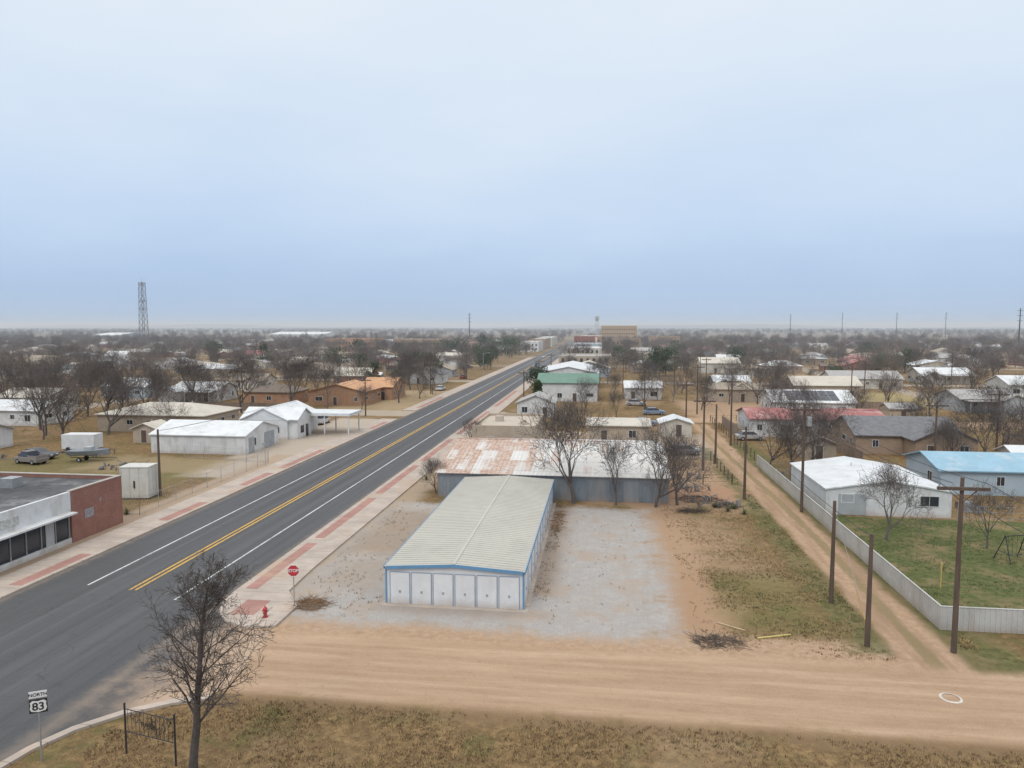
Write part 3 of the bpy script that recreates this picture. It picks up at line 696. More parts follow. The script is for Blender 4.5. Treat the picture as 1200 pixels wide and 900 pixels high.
for i in range(6):
    for j in range(2):
        x_ = -5+i*1.7; y_ = -5.4+j*2.4; k = 2.0/6
        g.hexa([(x_,y_,3+(y_+6)*k+.16),(x_+1.6,y_,3+(y_+6)*k+.16),(x_+1.6,y_+2.2,3+(y_+8.2)*k+.16),(x_,y_+2.2,3+(y_+8.2)*k+.16),
                (x_,y_,3+(y_+6)*k+.21),(x_+1.6,y_,3+(y_+6)*k+.21),(x_+1.6,y_+2.2,3+(y_+8.2)*k+.21),(x_,y_+2.2,3+(y_+8.2)*k+.21)])
g.done('solar_panels', mat('solar_cell', (.05,.055,.07), .35, .3, 2), sol)
building('tan_house', 27, 41, 178, 190, 3, 'hip', 1.8, shingle_tan, tanwall, 'x', 'SW', 37)
building('ranch_house', 68, 88, 221, 232, 3, 'gable', 2.0, shingle_light, creamwall, 'x', 'SW', 38)
building('white_house', 106, 122, 200, 212, 3.2, 'gable', 2.0, whiteroof, white, 'x', 'SW', 39)
building('cream_house', 39, 54, 288, 300, 4, 'gable', 2.0, creamroof, creamwall, 'x', 'SW', 40)
building('house', 76, 88, 163, 173, 2.9, 'gable', 1.6, shingle_light, greywall, 'x', 'SW', 42, rot=.1, wing=True)
building('house', 74, 86, 116, 126, 2.9, 'gable', 1.6, shingle_tan, brick_tan, 'x', 'SW', 43, wing=True)
building('shed', 52, 57, 96, 100, 2.2, 'gable', .8, whiteroof, white, 'x', 'S', 44)
building('shed', 28, 32, 101, 106, 2.3, 'gable', .8, shingle_brown, tanwall, 'y', 'S', 45)
building('shed', 10, 15, 120, 125, 2.3, 'gable', .8, whiteroof, creamwall, 'y', 'S', 46)
building('shed', 56, 61, 146, 151, 2.4, 'gable', .8, shingle_light, tanwall, 'x', 'S', 47)
building('shed', -73.5, -69.5, 103, 107, 2.3, 'gable', .8, creamroof, tanwall, 'y', 'S', 48)
def free(x, y, rx, ry):
    if -46 < x+rx and x-rx < -17: return False
    for a in occupied:
        if a[0] < x+rx and a[1] > x-rx and a[2] < y+ry and a[3] > y-ry: return False
    return True
roofs = [whiteroof, whiteroof, whiteroof, shingle_light, shingle_tan, shingle_grey, shingle_brown, creamroof, creamroof, redroof, shingle_light]
wallsm = [white, creamwall, creamwall, tanwall, brick_tan, greywall, bluewall, brick_red, white]
hr = random.Random(5); hpos = []
for i in range(1500):
    y = math.sqrt(hr.uniform(145**2, 780**2)) if i % 3 else hr.uniform(150, 420); x = hr.uniform(-0.95*y-50, 0.62*y+50)
    w = hr.uniform(9, 18); d = hr.uniform(8, 12)
    if len(hpos) > 230: break
    if not free(x, y, w/2+4, d/2+5): continue
    if y < 215 and (-62 < x < 0 or hr.random() < .4): continue
    if 70 < x < 165 and 168 < y < 212: continue
    if any(abs(y-q) < 10 for q in (236, 330, 430, 540, 660)) or any(abs(x-q) < 9 for q in (-118, -210, -320, 85, 190)): continue
    k = hr.choice(['gable', 'gable', 'hip'])
    building('house', x-w/2, x+w/2, y-d/2, y+d/2, hr.uniform(2.7, 3.4), k, hr.uniform(1.3, 2.5), hr.choice(roofs), hr.choice(wallsm), hr.choice('xxy'), 'SE' if x < 0 else 'SW', int(x), rot=hr.choice((0, 0, hr.uniform(-.15, .15), 0.03)), wing=hr.random() < .7)
    hpos.append((x, y))
    if hr.random() < .4 and y < 450:
        sx, sy = x+hr.uniform(-14, 14), y+hr.uniform(9, 14)
        if free(sx, sy, 3, 3): building('shed', sx-2, sx+2, sy-1.5, sy+1.5, 2.1, 'gable', .6, hr.choice(roofs), hr.choice(wallsm), 'x', 'S', i)

# ------------------------------------------------------------------ tree masses (instanced)
mass = [tree_mesh('winter_tree_%d' % i, 50+i, 10, 5, 0.24, 0.027, sp, 3, 0.18, 1, 6, massm, 0.12, 2, W) for i, (sp, W) in enumerate(((1.0,9), (0.85,8), (1.2,10.5), (1.1,9.5), (1.0,8.5)))]
mr_ = random.Random(9)
pts = [[] for _ in mass]
def try_tree(x, y, s0=.6, s1=1.25):
    if -44 < x < -19: return
    if y < 152 and -60 < x < 72: return
    if y < 110 and 0 < x < 75: return
    if -70 < x < -43 and y < 215: return
    if -16 < x < 0 and y < 205: return
    if not free(x, y, 0, 0): return
    # keep the view of streets and front yards open
    if y < 700:
        for q in (236, 330, 430, 540, 660):
            if abs(y-q) < 5: return
        for a in hpos_front:
            if abs(a[0]-x) < 7 and 0 < a[1]-y < 11 and mr_.random() < .75: return
    pts[mr_.randrange(len(mass))].append((x, y, mr_.uniform(s0, s1)))
hpos_front = hpos
for i in range(3700):
    y = math.sqrt(mr_.uniform(105**2, 800**2)); x = mr_.uniform(-1.02*y-70, 0.7*y+60)
    if x > 0 and y < 260 and mr_.random() < 0.5: continue
    c = math.sin(x*0.05+1)*math.sin(y*0.043+2)
    if c < -0.3 and mr_.random() < 0.65: continue
    try_tree(x, y)
for i in range(7000):
    y = math.sqrt(mr_.uniform(760**2, 4300**2)); x = mr_.uniform(-1.02*y-100, 0.68*y+100)
    c = math.sin(x*0.006+2)*math.sin(y*0.005)+math.sin(x*0.0021+y*0.003)
    if c < -0.8 and mr_.random() < 0.8: continue
    try_tree(x, y, .8, 1.5)
for k, me in enumerate(mass):
    g = MB()
    for x, y, s in pts[k]:
        a = mr_.uniform(0, 6.28); ca, sa = math.cos(a)*s/2, math.sin(a)*s/2
        g.poly([(x-ca+sa, y-sa-ca, 0.02), (x+ca+sa, y+sa-ca, 0.02), (x+ca-sa, y+sa+ca, 0.02), (x-ca-sa, y-sa+ca, 0.02)])
    p = g.done('distant_trees', None)
    ch = bpy.data.objects.new('winter_tree_form_%d' % k, me); col.objects.link(ch); ch.parent = p
    p.instance_type = 'FACES'; p.use_instance_faces_scale = True; p.instance_faces_scale = 1.0
    p.show_instancer_for_render = False; p.show_instancer_for_viewport = False

# ------------------------------------------------------------------ grass, brush
def tufts(name, regions, c1, hmin, hmax, seed):
    r = random.Random(seed); g = MB()
    for (x0, x1, y0, y1, n) in regions:
        for i in range(n):
            x, y = r.uniform(x0, x1), r.uniform(y0, y1)
            if x < -20.7 and y > 28.5: continue
            if math.sin(x*0.9+y*0.5)+math.sin(y*1.3-x*0.4)+r.uniform(-1.5, 1.5) < -0.2: continue
            for k in range(4):
                a = r.uniform(0, 6.28); h = r.uniform(hmin, hmax); wd = 0.018
                bx, by = x+r.uniform(-.1,.1), y+r.uniform(-.1,.1)
                g.poly([(bx-wd*math.sin(a), by+wd*math.cos(a), 0), (bx+wd*math.sin(a), by-wd*math.cos(a), 0), (bx+math.cos(a)*h*.7, by+math.sin(a)*h*.7, h)])
    g.done(name, mat(name+'_mat', c1, 1, 0.5, 0.8))
tufts('dry_grass', [(-22,26,22,31.6,13000),(7.5,16.5,40,72,3500),(-64,-46,62,92,2500),(6,15,85,100,800),(20.6,21.5,42,44,150)], (0.32, 0.225, 0.11), 0.06, 0.18, 1)
tufts('weathered_grass', [(-22,26,22,31.8,9000),(6,16.5,40,72,2500)], (0.13, 0.085, 0.045), 0.05, 0.15, 12)
tufts('green_grass', [(20.8,45,45,70,6000),(15.2,16.4,44,95,1200),(-60,-47,64,90,800),(8,15,42,56,900)], (0.085, 0.10, 0.04), 0.05, 0.13, 2)
tufts('lot_weeds', [(-20.5,-14.6,42,72,500),(-4.5,-3.4,46,72,400),(-3,4,42,70,120),(-21.5,-20.6,50,73,250)], (0.15, 0.11, 0.06), 0.05, 0.16, 22)
def brush(x, y, rx, ry, h, n, name='brush_pile', seed=1, m=None):
    r = random.Random(seed); g = MB()
    for i in range(n):
        a = r.uniform(0, 6.28); q = math.sqrt(r.random()); px, py = math.cos(a)*q*rx, math.sin(a)*q*ry
        z = h*(1-q)*r.random(); b_ = r.uniform(0, 6.28); L = r.uniform(.3, 1.0)
        g.cyl((px, py, z), (px+math.cos(b_)*L, py+math.sin(b_)*L, max(0.02, z+r.uniform(-.15,.35))), .015, .008, 3)
    o = g.done(name, m or bark); o.location = (x, y, 0)
brush(6.8, 41.2, 1.5, .8, .4, 190, seed=3); brush(-18.9, 43.6, 1.2, 1.0, .35, 260, seed=4, m=mat('dead_weeds', (0.22, 0.13, 0.07), 1))
brush(10.5, 76, 2.5, 1.5, .6, 300, seed=5); brush(12.8, 73.5, 1.5, 1.0, .5, 200, seed=6); brush(-3.9, 66, .4, 4, .2, 160, seed=8, m=mat('dead_weeds', (0.2,0.1,0.05)))
brush(9, 71, 1.5, .8, .5, 180, seed=9)
def yucca(x, y, s, seed):
    r = random.Random(seed); g = MB()
    for i in range(70):
        a = r.uniform(0, 6.28); el = r.uniform(.15, 1.4); L = s*r.uniform(.7, 1)
        t_ = Vector((math.cos(a)*math.cos(el), math.sin(a)*math.cos(el), math.sin(el)))*L; n_ = Vector((-math.sin(a), math.cos(a), 0))*.03
        g.poly([n_*-1, n_, t_])
    o = g.done('yucca', mat('yucca_leaf', (0.12, 0.15, 0.07), .8, .3, 3)); o.location = (x, y, 0.02)
for i, (x, y) in enumerate(((12.6,71.5),(13.4,72.6),(14,70.6),(11.6,73),(-46,63),(-20.7,82))): yucca(x, y, .8, i)

# ------------------------------------------------------------------ fences
def metal_fence():
    e = empty('metal_fence')
    fm = mat('fence_sheet', (0.50, 0.50, 0.48), .5, .14, .6, .1, dirt=(.36,.31,.26), dirtamt=.5)
    g = MB(); H = 1.45
    g.box(20.50, 20.53, 44.6, 96, 0, H); g.box(20.53, 60, 44.60, 44.63, 0, H)
    y = 44.7
    while y < 96: g.box(20.47, 20.50, y, y+.09, .02, H-.02); y += .3
    x = 20.6
    while x < 60: g.box(x, x+.09, 44.57, 44.60, .02, H-.02); x += .3
    g.box(20.46, 20.56, 44.56, 96, H, H+.05); g.box(20.56, 60, 44.56, 44.66, H, H+.05)
    g.done('sheets', fm, e)
    p = MB(); y = 46
    while y < 96: p.cyl((20.6,y,0),(20.6,y,H-.05),.04,.04,6); y += 2.4
    p.done('posts', steel, e)
metal_fence()
def post_fence(name, pts, H, step, rails, m, r0=.03):
    e = empty(name); g = MB(); w = MB()
    for i in range(len(pts)-1):
        a = Vector((*pts[i], 0)); b_ = Vector((*pts[i+1], 0)); L = (b_-a).length; n = max(1, int(L/step))
        for k in range(n+1):
            p = a.lerp(b_, k/n); g.cyl(p, p+Vector((0,0,H)), r0, r0, 5)
        for z in rails: w.cyl(a+Vector((0,0,z)), b_+Vector((0,0,z)), .016, .016, 4)
        q = int(L/.35)
        if name == 'chain_link_fence':
            for k in range(q):
                p = a.lerp(b_, k/q); p2 = a.lerp(b_, min(1, (k+2)/q)); w.cyl(p+Vector((0,0,.05)), p2+Vector((0,0,H-.05)), .006, .006, 3, False); w.cyl(p2+Vector((0,0,.05)), p+Vector((0,0,H-.05)), .006, .006, 3, False)
    g.done('posts', m, e); w.done('rails', m, e)
post_fence('chain_link_fence', [(-44.6,63),(-44.6,90),(-58,92)], 1.7, 3, (1.68, .1), steel)
post_fence('chain_link_fence', [(-44.6,63),(-60,63.5)], 1.7, 3, (1.68, .1), steel)
post_fence('wire_fence', [(8,100),(15,99),(15.2,84),(8.5,83)], 1.3, 2.5, (1.2,.8,.4), wood, .06)
post_fence('wire_fence', [(21,100),(21,140),(26,141)], 1.3, 2.5, (1.2,.8,.4), wood, .06)
post_fence('yard_fence', [(33.6,70.8),(52,70.8)], 1.5, 2.2, (1.4,.9,.3), steel)
def board_fence(pts, H=1.8, m=wood):
    e = empty('board_fence'); g = MB(); r = random.Random(int(pts[0][0]))
    for i in range(len(pts)-1):
        a = Vector((*pts[i], 0)); b_ = Vector((*pts[i+1], 0)); d = (b_-a).normalized(); n = int((b_-a).length/.2); q = Vector((-d.y, d.x, 0))*.02
        for k in range(n):
            p = a+d*(k*.2); p2 = p+d*.18; h = H+r.uniform(-.05, .05)
            lo = [p-q, p2-q, p2+q, p+q]; g.hexa([(v.x,v.y,0.02) for v in lo]+[(v.x,v.y,h) for v in lo])
    g.done('boards', m, e)
fw = mat('fence_boards', (.26,.20,.155), .9, .3, 2, streak=True)
for p_ in ([(22,86),(34,86.2)], [(34.5,98),(35,120)], [(36,121),(50,121)], [(62,95),(62,118),(70,118)], [(22.5,120),(22.5,136)], [(-90,146),(-70,146)], [(52,165),(66,165)]): board_fence(p_, m=fw)

# ------------------------------------------------------------------ utility poles
heads = {}
def upole(x, y, H, arm=True, key=None):
    e = empty('utility_pole', x, y); g = MB(); g.cyl((0,0,-.2),(0,0,H),.16,.10,9)
    tops = []
    if arm:
        g.box(-1.35, 1.35, -.24, -.09, H-.68, H-.50)
        g.cyl((-.8,-.14,H-.6),(0,-.1,H-1.4),.03,.03,4); g.cyl((.8,-.14,H-.6),(0,-.1,H-1.4),.03,.03,4)
        for q in (-1.25,-.55,.55,1.25): tops.append((x+q, y-.16, H-.28))
    else: tops.append((x, y, H-.2))
    g.done('pole', wood, e)
    i_ = MB()
    for t_ in tops: i_.cyl((t_[0]-x,t_[1]-y,t_[2]-.22),(t_[0]-x,t_[1]-y,t_[2]),.06,.04,6)
    i_.done('insulators', steel, e)
    if key: heads[key] = tops
    return e
upole(20.0, 5.0, 10.0, True, 'az')
upole(19.85, 41.5, 10.0, True, 'a0'); upole(19.8, 72.2, 10.8, True, 'a1'); upole(19.9, 112, 10.5, True, 'a2'); upole(20, 152, 10.5, True, 'a3'); upole(20, 200, 10.5, True, 'a4'); upole(20, 250, 10.5, True, 'a5')
upole(15.3, 41.7, 6.6, False, 'b0'); upole(15.3, 48.2, 6.9, False); upole(15.2, 76.8, 7.8, False, 'b1'); upole(15.3, 97, 8, False, 'b2'); upole(15.2, 130, 8.5, True, 'b3')
upole(13.0, 92, 9.5, True, 'c0'); upole(9, 150, 9.5, True, 'c1'); upole(6, 200, 9.5, True, 'c2'); upole(-47.4, 70.5, 7.3, False, 'd0'); upole(-48, 140, 8, True, 'd1'); upole(-46.5, 190, 9, True, 'd2'); upole(-47, 245, 9, True, 'd3'); upole(-47, 300, 9, True, 'd4')
upole(-17.5, 160, 8.5); upole(-18, 205, 9); upole(-17.7, 250, 9)
upole(58, 112, 9, True, 'e0'); upole(60, 180, 9, True, 'e1'); upole(30, 210, 9.5); upole(90, 140, 9.5, True, 'f1'); upole(-80, 150, 9); upole(42, 95, 9, True, 'f0'); upole(70, 200, 9); upole(35, 260, 9); upole(110, 240, 10)
tr = MB(); tr.cyl((0,0,0),(0,0,.9),.26,.26,10); o = tr.done('transformer', steel, None); o.location = (20.25, 72.2, 8.6)
def wires(keys, idx, sag):
    g = MB()
    for a, b_ in zip(keys, keys[1:]):
        for i in idx:
            p = Vector(heads[a][min(i, len(heads[a])-1)]); q = Vector(heads[b_][min(i, len(heads[b_])-1)]); n = 10; last = p
            for k in range(1, n+1):
                t_ = k/n; c_ = p.lerp(q, t_); c_.z -= sag*4*t_*(1-t_); g.cyl(last, c_, .018, .018, 4, False); last = c_
    g.done('power_lines', darkiron)
wires(['a0','a1','a2','a3','a4','a5'], (0, 1, 3), .8); wires(['b0','b1','b2','b3'], (0,), .5); wires(['c0','c1','c2'], (0, 3), .7); wires(['d0','d1','d2','d3','d4'], (0, 2), .7); wires(['a1','f0','e0'], (0, 3), .6); wires(['e0','e1'], (0,3), .8); wires(['e0','f1'], (1,), .8)
wires(['az','a0'], (0, 3), .8)
g = MB(); g.cyl((15.3,48.2,6.4),(16.6,45.6,0),.012,.012,4); g.done('guy_wire', steel)
g = MB(); g.cyl((16.45,45.9,.55),(16.55,45.65,0),.04,.04,6); g.cyl((16.25,46.3,1.6),(16.5,45.8,.3),.045,.045,6); g.done('guy_wire_guard', mat('guard_yellow', (.55,.38,.12)))

# ------------------------------------------------------------------ signs etc.
def text(body, size, loc, rotz, m, parent, name):
    c = bpy.data.curves.new(name, 'FONT'); c.body = body; c.size = size; c.align_x = 'CENTER'; c.align_y = 'CENTER'; c.extrude = .002; c.offset = size*.02
    o = bpy.data.objects.new(name, c); o.rotation_euler = (R(90), 0, rotz); o.location = loc; c.materials.append(m); col.objects.link(o); o.parent = parent
signwhite = mat('sign_white', (.70,.70,.70), .4, .04, 3); signblack = mat('sign_black', (.02,.02,.02), .5, .1, 3); signred = mat('sign_red', (.45,.035,.045), .4, .08, 3)
def hwy():
    e = empty('highway_route_sign', -23.3, 25.9, 0, R(28)); MB().cyl((0,0.03,0),(0,0.03,3.05),.035,.035,8).done('post', steel, e)
    MB().box(-.33,.33,-.03,-.01,2.16,2.76).done('shield_plate', signblack, e)
    p = [(-.30,2.63),(-.20,2.71),(0,2.67),(.20,2.71),(.30,2.63),(.28,2.52),(.31,2.36),(.26,2.25),(0,2.19),(-.26,2.25),(-.31,2.36),(-.28,2.52)]
    g = MB(); g.poly([(a,-.034,b_) for a, b_ in p]); g.done('shield', signwhite, e)
    MB().box(-.33,.33,-.03,-.01,2.82,3.10).done('north_plate', signwhite, e)
    text('NORTH', .19, (0,-.034,2.95), 0, signblack, e, 'north_text'); text('83', .46, (0,-.04,2.43), 0, signblack, e, 'route_number')
hwy()
def stop():
    e = empty('stop_sign', -19.75, 42.9, 0, R(10)); MB().cyl((0,.03,0),(0,.03,2.75),.035,.035,8).done('post', steel, e)
    g = MB(); o8 = [(math.cos(R(22.5+45*i)), math.sin(R(22.5+45*i))) for i in range(8)]
    g.poly([(a*.42,-.02,2.5+b_*.42) for a, b_ in o8]); g.poly([(a*.42,-.005,2.5+b_*.42) for a, b_ in o8]); g.done('border', signwhite, e)
    g = MB(); g.poly([(a*.38,-.024,2.5+b_*.38) for a, b_ in o8]); g.done('face', signred, e)
    text('STOP', .28, (0,-.03,2.5), 0, signwhite, e, 'stop_text')
stop()
def hydrant(x, y):
    e = empty('fire_hydrant', x, y, .13); g = MB()
    g.cyl((0,0,0),(0,0,.06),.17,.17,12); g.cyl((0,0,.06),(0,0,.52),.115,.105,12); g.cyl((0,0,.5),(0,0,.56),.15,.15,12); g.cyl((0,0,.56),(0,0,.68),.125,.05,12); g.cyl((0,0,.68),(0,0,.75),.03,.03,6)
    g.cyl((-.2,0,.4),(.2,0,.4),.05,.05,8); g.cyl((0,-.2,.34),(0,0,.34),.07,.07,8); g.done('body', signred, e)
hydrant(-20.8, 41.0)
def gate():
    e = empty('iron_sign_frame', -18.8, 26.6, 0, R(-12)); g = MB()
    for x in (-1.35, 1.35): g.cyl((x,0,0),(x,0,2.2),.04,.04,6); g.cyl((x,0,2.2),(x,0,2.28),.06,.02,6)
    for z in (2.0, 1.0): g.cyl((-1.35,0,z),(1.35,0,z),.022,.022,5)
    k = random.Random(3)
    for i in range(12): x = -1.2+i*.22; g.cyl((x,0,1.0),(x,0,2.0),.009,.009,4)
    for i in range(22):
        a = k.uniform(-1.1,1.1); z = k.uniform(1.15,1.9); rr = k.uniform(.06,.16)
        for j in range(8): t0, t1 = j*math.pi/4, (j+1)*math.pi/4; g.cyl((a+rr*math.cos(t0),.02,z+rr*math.sin(t0)),(a+rr*math.cos(t1),.02,z+rr*math.sin(t1)),.010,.010,3)
    g.done('frame', darkiron, e); text('PARK', .34, (0,-.05,1.5), 0, darkiron, e, 'lettering')
gate()
def lattice(name, x, y, H, wb, wt, m, mem=.12, n=16):
    e = empty(name, x, y); g = MB()
    def c(k, z): w_ = wb+(wt-wb)*z/H; a = math.pi/4+k*math.pi/2; return (math.cos(a)*w_, math.sin(a)*w_, z)
    for k in range(4):
        g.cyl(c(k,0), c(k,H), mem, mem*.8, 4)
        for i in range(n):
            z0, z1 = H*i/n, H*(i+1)/n; g.cyl(c(k,z0), c((k+1)%4,z1), mem*.5, mem*.5, 3); g.cyl(c((k+1)%4,z0), c(k,z1), mem*.5, mem*.5, 3); g.cyl(c(k,z1), c((k+1)%4,z1), mem*.5, mem*.5, 3)
    g.cyl((0,0,H),(0,0,H+4),.08,.04,5)
    g.done('lattice', m, e)
    a = MB()
    for z in (H*.97, H*.72, H*.6):
        for k in range(3): t_ = k*2.1; a.box(math.cos(t_)*2-.3, math.cos(t_)*2+.3, math.sin(t_)*2-.3, math.sin(t_)*2+.3, z-1.2, z+1.2)
        a.box(-2,2,-.1,.1,z-.1,z+.1)
    a.done('antennas', steel, e)
lattice('radio_tower', -389, 565, 56, 3.8, 2.6, mat('tower_grey', (.13,.13,.14)), .24, 10)
def wtower(x, y):
    e = empty('water_tower', x, y); g = MB()
    for k in range(4): a = math.pi/4+k*math.pi/2; g.cyl((math.cos(a)*5,math.sin(a)*5,0),(math.cos(a)*3.6,math.sin(a)*3.6,31),.35,.35,6)
    for z in (10, 20):
        for k in range(4): a = math.pi/4+k*math.pi/2; b_ = a+math.pi/2; g.cyl((math.cos(a)*4.5,math.sin(a)*4.5,z),(math.cos(b_)*4.5,math.sin(b_)*4.5,z),.15,.15,4)
    g.cyl((0,0,0),(0,0,29),.5,.5,8); g.cyl((0,0,27.5),(0,0,31),1,3.6,14); g.cyl((0,0,31),(0,0,35),3.6,3.6,14); g.cyl((0,0,35),(0,0,37.5),3.6,.3,14)
    g.done('tank_and_legs', mat('tank_grey', (.4,.42,.45)), e)
wtower(-8, 1150)
for x, y, H in ((327,608,33),(480,1240,42),(560,1250,42),(395,1240,42),(310,1230,40),(-150,800,34)):
    e = empty('transmission_pole', x, y); g = MB(); g.cyl((0,0,0),(0,0,H),.6,.35,8)
    for z in (H-2, H-6, H-10): g.box(-2,2,-.15,.15,z,z+.3)
    g.done('mast', darkiron, e)
def lamp(x, y, s):
    e = empty('street_lamp', x, y); g = MB(); g.cyl((0,0,.1),(0,0,8.5),.1,.06,8); g.cyl((0,0,8.4),(s*2,0,8.8),.04,.04,6); g.box(min(s*1.9,s*2.6),max(s*1.9,s*2.6),-.12,.12,8.7,8.85); g.done('pole_and_arm', steel, e)
for y in (235, 300, 370): lamp(-21, y, -1); lamp(-43.6, y+25, 1)
e = empty('street_name_sign', -44, 88); MB().cyl((0,0,0),(0,0,3),.04,.04,6).box(-.4,.4,-.02,.02,2.7,3).done('post_and_blade', steel, e)

# ------------------------------------------------------------------ yard things
def tank(x, y):
    e = empty('storage_container', x, y, 0, R(8)); m = mat('container_white', (.58,.58,.54), .5, .1, 1, dirt=(.4,.3,.22), dirtamt=.5)
    g = MB(); g.box(-1.5,1.5,-1.1,1.1,.12,3.4); g.box(-1.55,1.55,-1.15,1.15,3.4,3.5)
    for a in (-1.5,-.52,.46,1.42): g.box(a,a+.07,-1.14,-1.1,.15,3.38)
    for a in (-.9,-.1,.7): g.box(1.5,1.54,a,a+.07,.15,3.38)
    g.done('body', m, e); b_ = MB(); b_.box(-1.4,1.4,-1.0,1.0,0,.12); b_.box(-.05,.1,-1.17,-1.14,1.2,2); b_.done('skids_and_latch', darkiron, e)
tank(-49.3, 69.8)
tyre = mat('tyre_rubber', (.02,.02,.02), .9, .2, 5)
def wheels(e, xs, y, r=.33):
    g = MB(); h = MB()
    for x in xs:
        for s in (-1, 1): g.cyl((x,s*(y-.22),r),(x,s*y,r),r,r,16); h.cyl((x,s*y,r),(x,s*(y+.01),r),r*.55,r*.5,12)
    g.done('tyres', tyre, e); h.done('hubs', steel, e)
def profile(e, name, pts, hw, m, taper=1.0, zt=None):
    g = MB(); n = len(pts)
    L = [(p[0], -hw*(taper if zt and p[1] > zt else 1), p[1]) for p in pts]; Rr = [(p[0], hw*(taper if zt and p[1] > zt else 1), p[1]) for p in pts]
    g.v = L+Rr; g.f = [tuple(range(n)), tuple(range(2*n-1, n-1, -1))]+[(i, n+i, n+(i+1)%n, (i+1)%n) for i in range(n)]
    ob = g.done(name, m, e); bv = ob.modifiers.new('b', 'BEVEL'); bv.width = .05; bv.segments = 2
def car(name, x, y, rot, c, pickup=False):
    e = empty(name, x, y, 0, rot); m = mat('car_paint_%d' % int(sum(c)*1000), c, .3, .05, 1)
    body = [(-2.25,.35),(-2.3,.8),(-2.15,.95),(1.0,1.0),(2.15,.85),(2.3,.6),(2.25,.35)]
    profile(e, 'body', body, .9, m)
    cab = [(-1.8,.95),(-1.35,1.45),(.35,1.48),(1.1,.97)] if not pickup else [(-.5,.95),(-.35,1.7),(.8,1.7),(1.35,.97)]
    profile(e, 'glasshouse', cab, .84, glass, .82, 1.2)
    rf = [(-1.3,1.44),(-1.25,1.50),(.3,1.53),(.35,1.47)] if not pickup else [(-.35,1.69),(-.3,1.76),(.75,1.76),(.8,1.69)]
    profile(e, 'cabin_roof', rf, .70, m)
    if pickup: MB().box(-2.28,-2.2,-.85,.85,.95,1.25).box(-2.2,-.55,.8,.87,.95,1.25).box(-2.2,-.55,-.87,-.8,.95,1.25).done('bed_sides', m, e)
    wheels(e, (-1.4, 1.4), .92)
    MB().box(2.27,2.32,-.75,-.4,.6,.75).box(2.27,2.32,.4,.75,.6,.75).done('headlights', signwhite, e)
car('parked_car', -77.5, 88.5, .1, (.10,.10,.11)); car('pickup_truck', -76, 85.5, 2.9, (.22,.20,.19), True); car('pickup_truck', -52.5, 128, 1.6, (.5,.5,.52), True)
car('parked_car', 24, 118, .1, (.4,.4,.4)); car('parked_car', 12, 103, .3, (.3,.3,.32)); car('pickup_truck', 30, 142, .05, (.55,.55,.56), True)
car('parked_car', 60, 136, 1.4, (.3,.05,.05)); car('parked_car', -46, 200, 1.5, (.5,.5,.5)); car('pickup_truck', -29.9, 330, 1.57, (.1,.12,.2), True); car('parked_car', -34.2, 420, -1.57, (.5,.5,.5)); car('parked_car', -26.5, 470, 1.57, (.2,.2,.2))
for i in range(4): car('parked_car', 8+(i%2)*3, 133+i*17, rnd.uniform(-.4,.8), rnd.choice([(.5,.5,.5),(.1,.1,.12),(.2,.25,.35)]))
k = 0
for x, y in hpos:
    if k < 26 and y < 420 and free(x+11, y-9, 2, 2): car('parked_car', x+11, y-9, hr.uniform(-.3, 1.8), hr.choice([(.5,.5,.5),(.1,.1,.12),(.3,.05,.05),(.2,.25,.35),(.35,.33,.3)])); k += 1
def trailer(x, y):
    e = empty('box_trailer', x, y, 0, .1); MB().box(-2.4,2.4,-1.1,1.1,.6,2.7).done('box', white, e); g = MB(); g.cyl((2.4,0,.6),(3.6,0,.55),.05,.05,5); g.box(-2.3,2.3,-1.0,1.0,.5,.6); g.done('chassis', darkiron, e); wheels(e, (-.5,.4), 1.15, .32)
    MB().box(-2.43,-2.40,-1.0,-.02,.7,2.6).box(-2.43,-2.40,.02,1.0,.7,2.6).done('doors', greywall, e)
trailer(-75.5, 94.5)
def boat(x, y):
    e = empty('boat_on_trailer', x, y, 0, .15); g = MB(); sec = []
    for t_, w_, zt in ((-2.6,.95,1.5),(-1,1.05,1.5),(.8,1.0,1.55),(2.0,.6,1.65),(2.9,.05,1.75)):
        sec.append([(t_,-w_,zt),(t_,-w_*.75,.95),(t_,0,.75 if t_ < 2 else 1.0),(t_,w_*.75,.95),(t_,w_,zt)])
    for s_ in sec: g.v += s_
    for i in range(4):
        for j in range(4): g.f.append((i*5+j, i*5+j+1, (i+1)*5+j+1, (i+1)*5+j))
        g.f.append((i*5, (i+1)*5, (i+1)*5+4, i*5+4))
    g.f.append((0,4,3,2,1)); g.done('hull', mat('boat_hull', (.2,.22,.25), .4), e)
    MB().box(-.3,.6,-.6,.6,1.5,2.0).done('console', greywall, e); MB().box(-2.9,-2.6,-.2,.2,1.0,1.9).done('outboard_motor', darkiron, e); wheels(e, (-.8,), 1.0, .3)
    MB().cyl((-2.4,0,.5),(3.8,0,.5),.05,.05,5).cyl((-.8,-.9,.35),(-.8,.9,.35),.05,.05,5).done('trailer_frame', darkiron, e)
boat(-69.5, 88)
def junk(x, y, seed, n=14):
    r = random.Random(seed); g = MB()
    for i in range(n):
        a, b_ = r.uniform(-2.5,2.5), r.uniform(-1.5,1.5); s = r.uniform(.15,.5); h = r.uniform(.15,.8)
        if i % 3: g.cyl((a,b_,0),(a+r.uniform(-.2,.2),b_,h),s*.6,s*.5,7)
        else:
            L = r.uniform(.8,2); t_ = r.uniform(0,3); g.cyl((a,b_,.1),(a+math.cos(t_)*L,b_+math.sin(t_)*L,h),.06,.06,4)
    o = g.done('scrap_pile', mat('scrap', (.2,.185,.175), .8, .6, .9)); o.location = (x, y, 0)
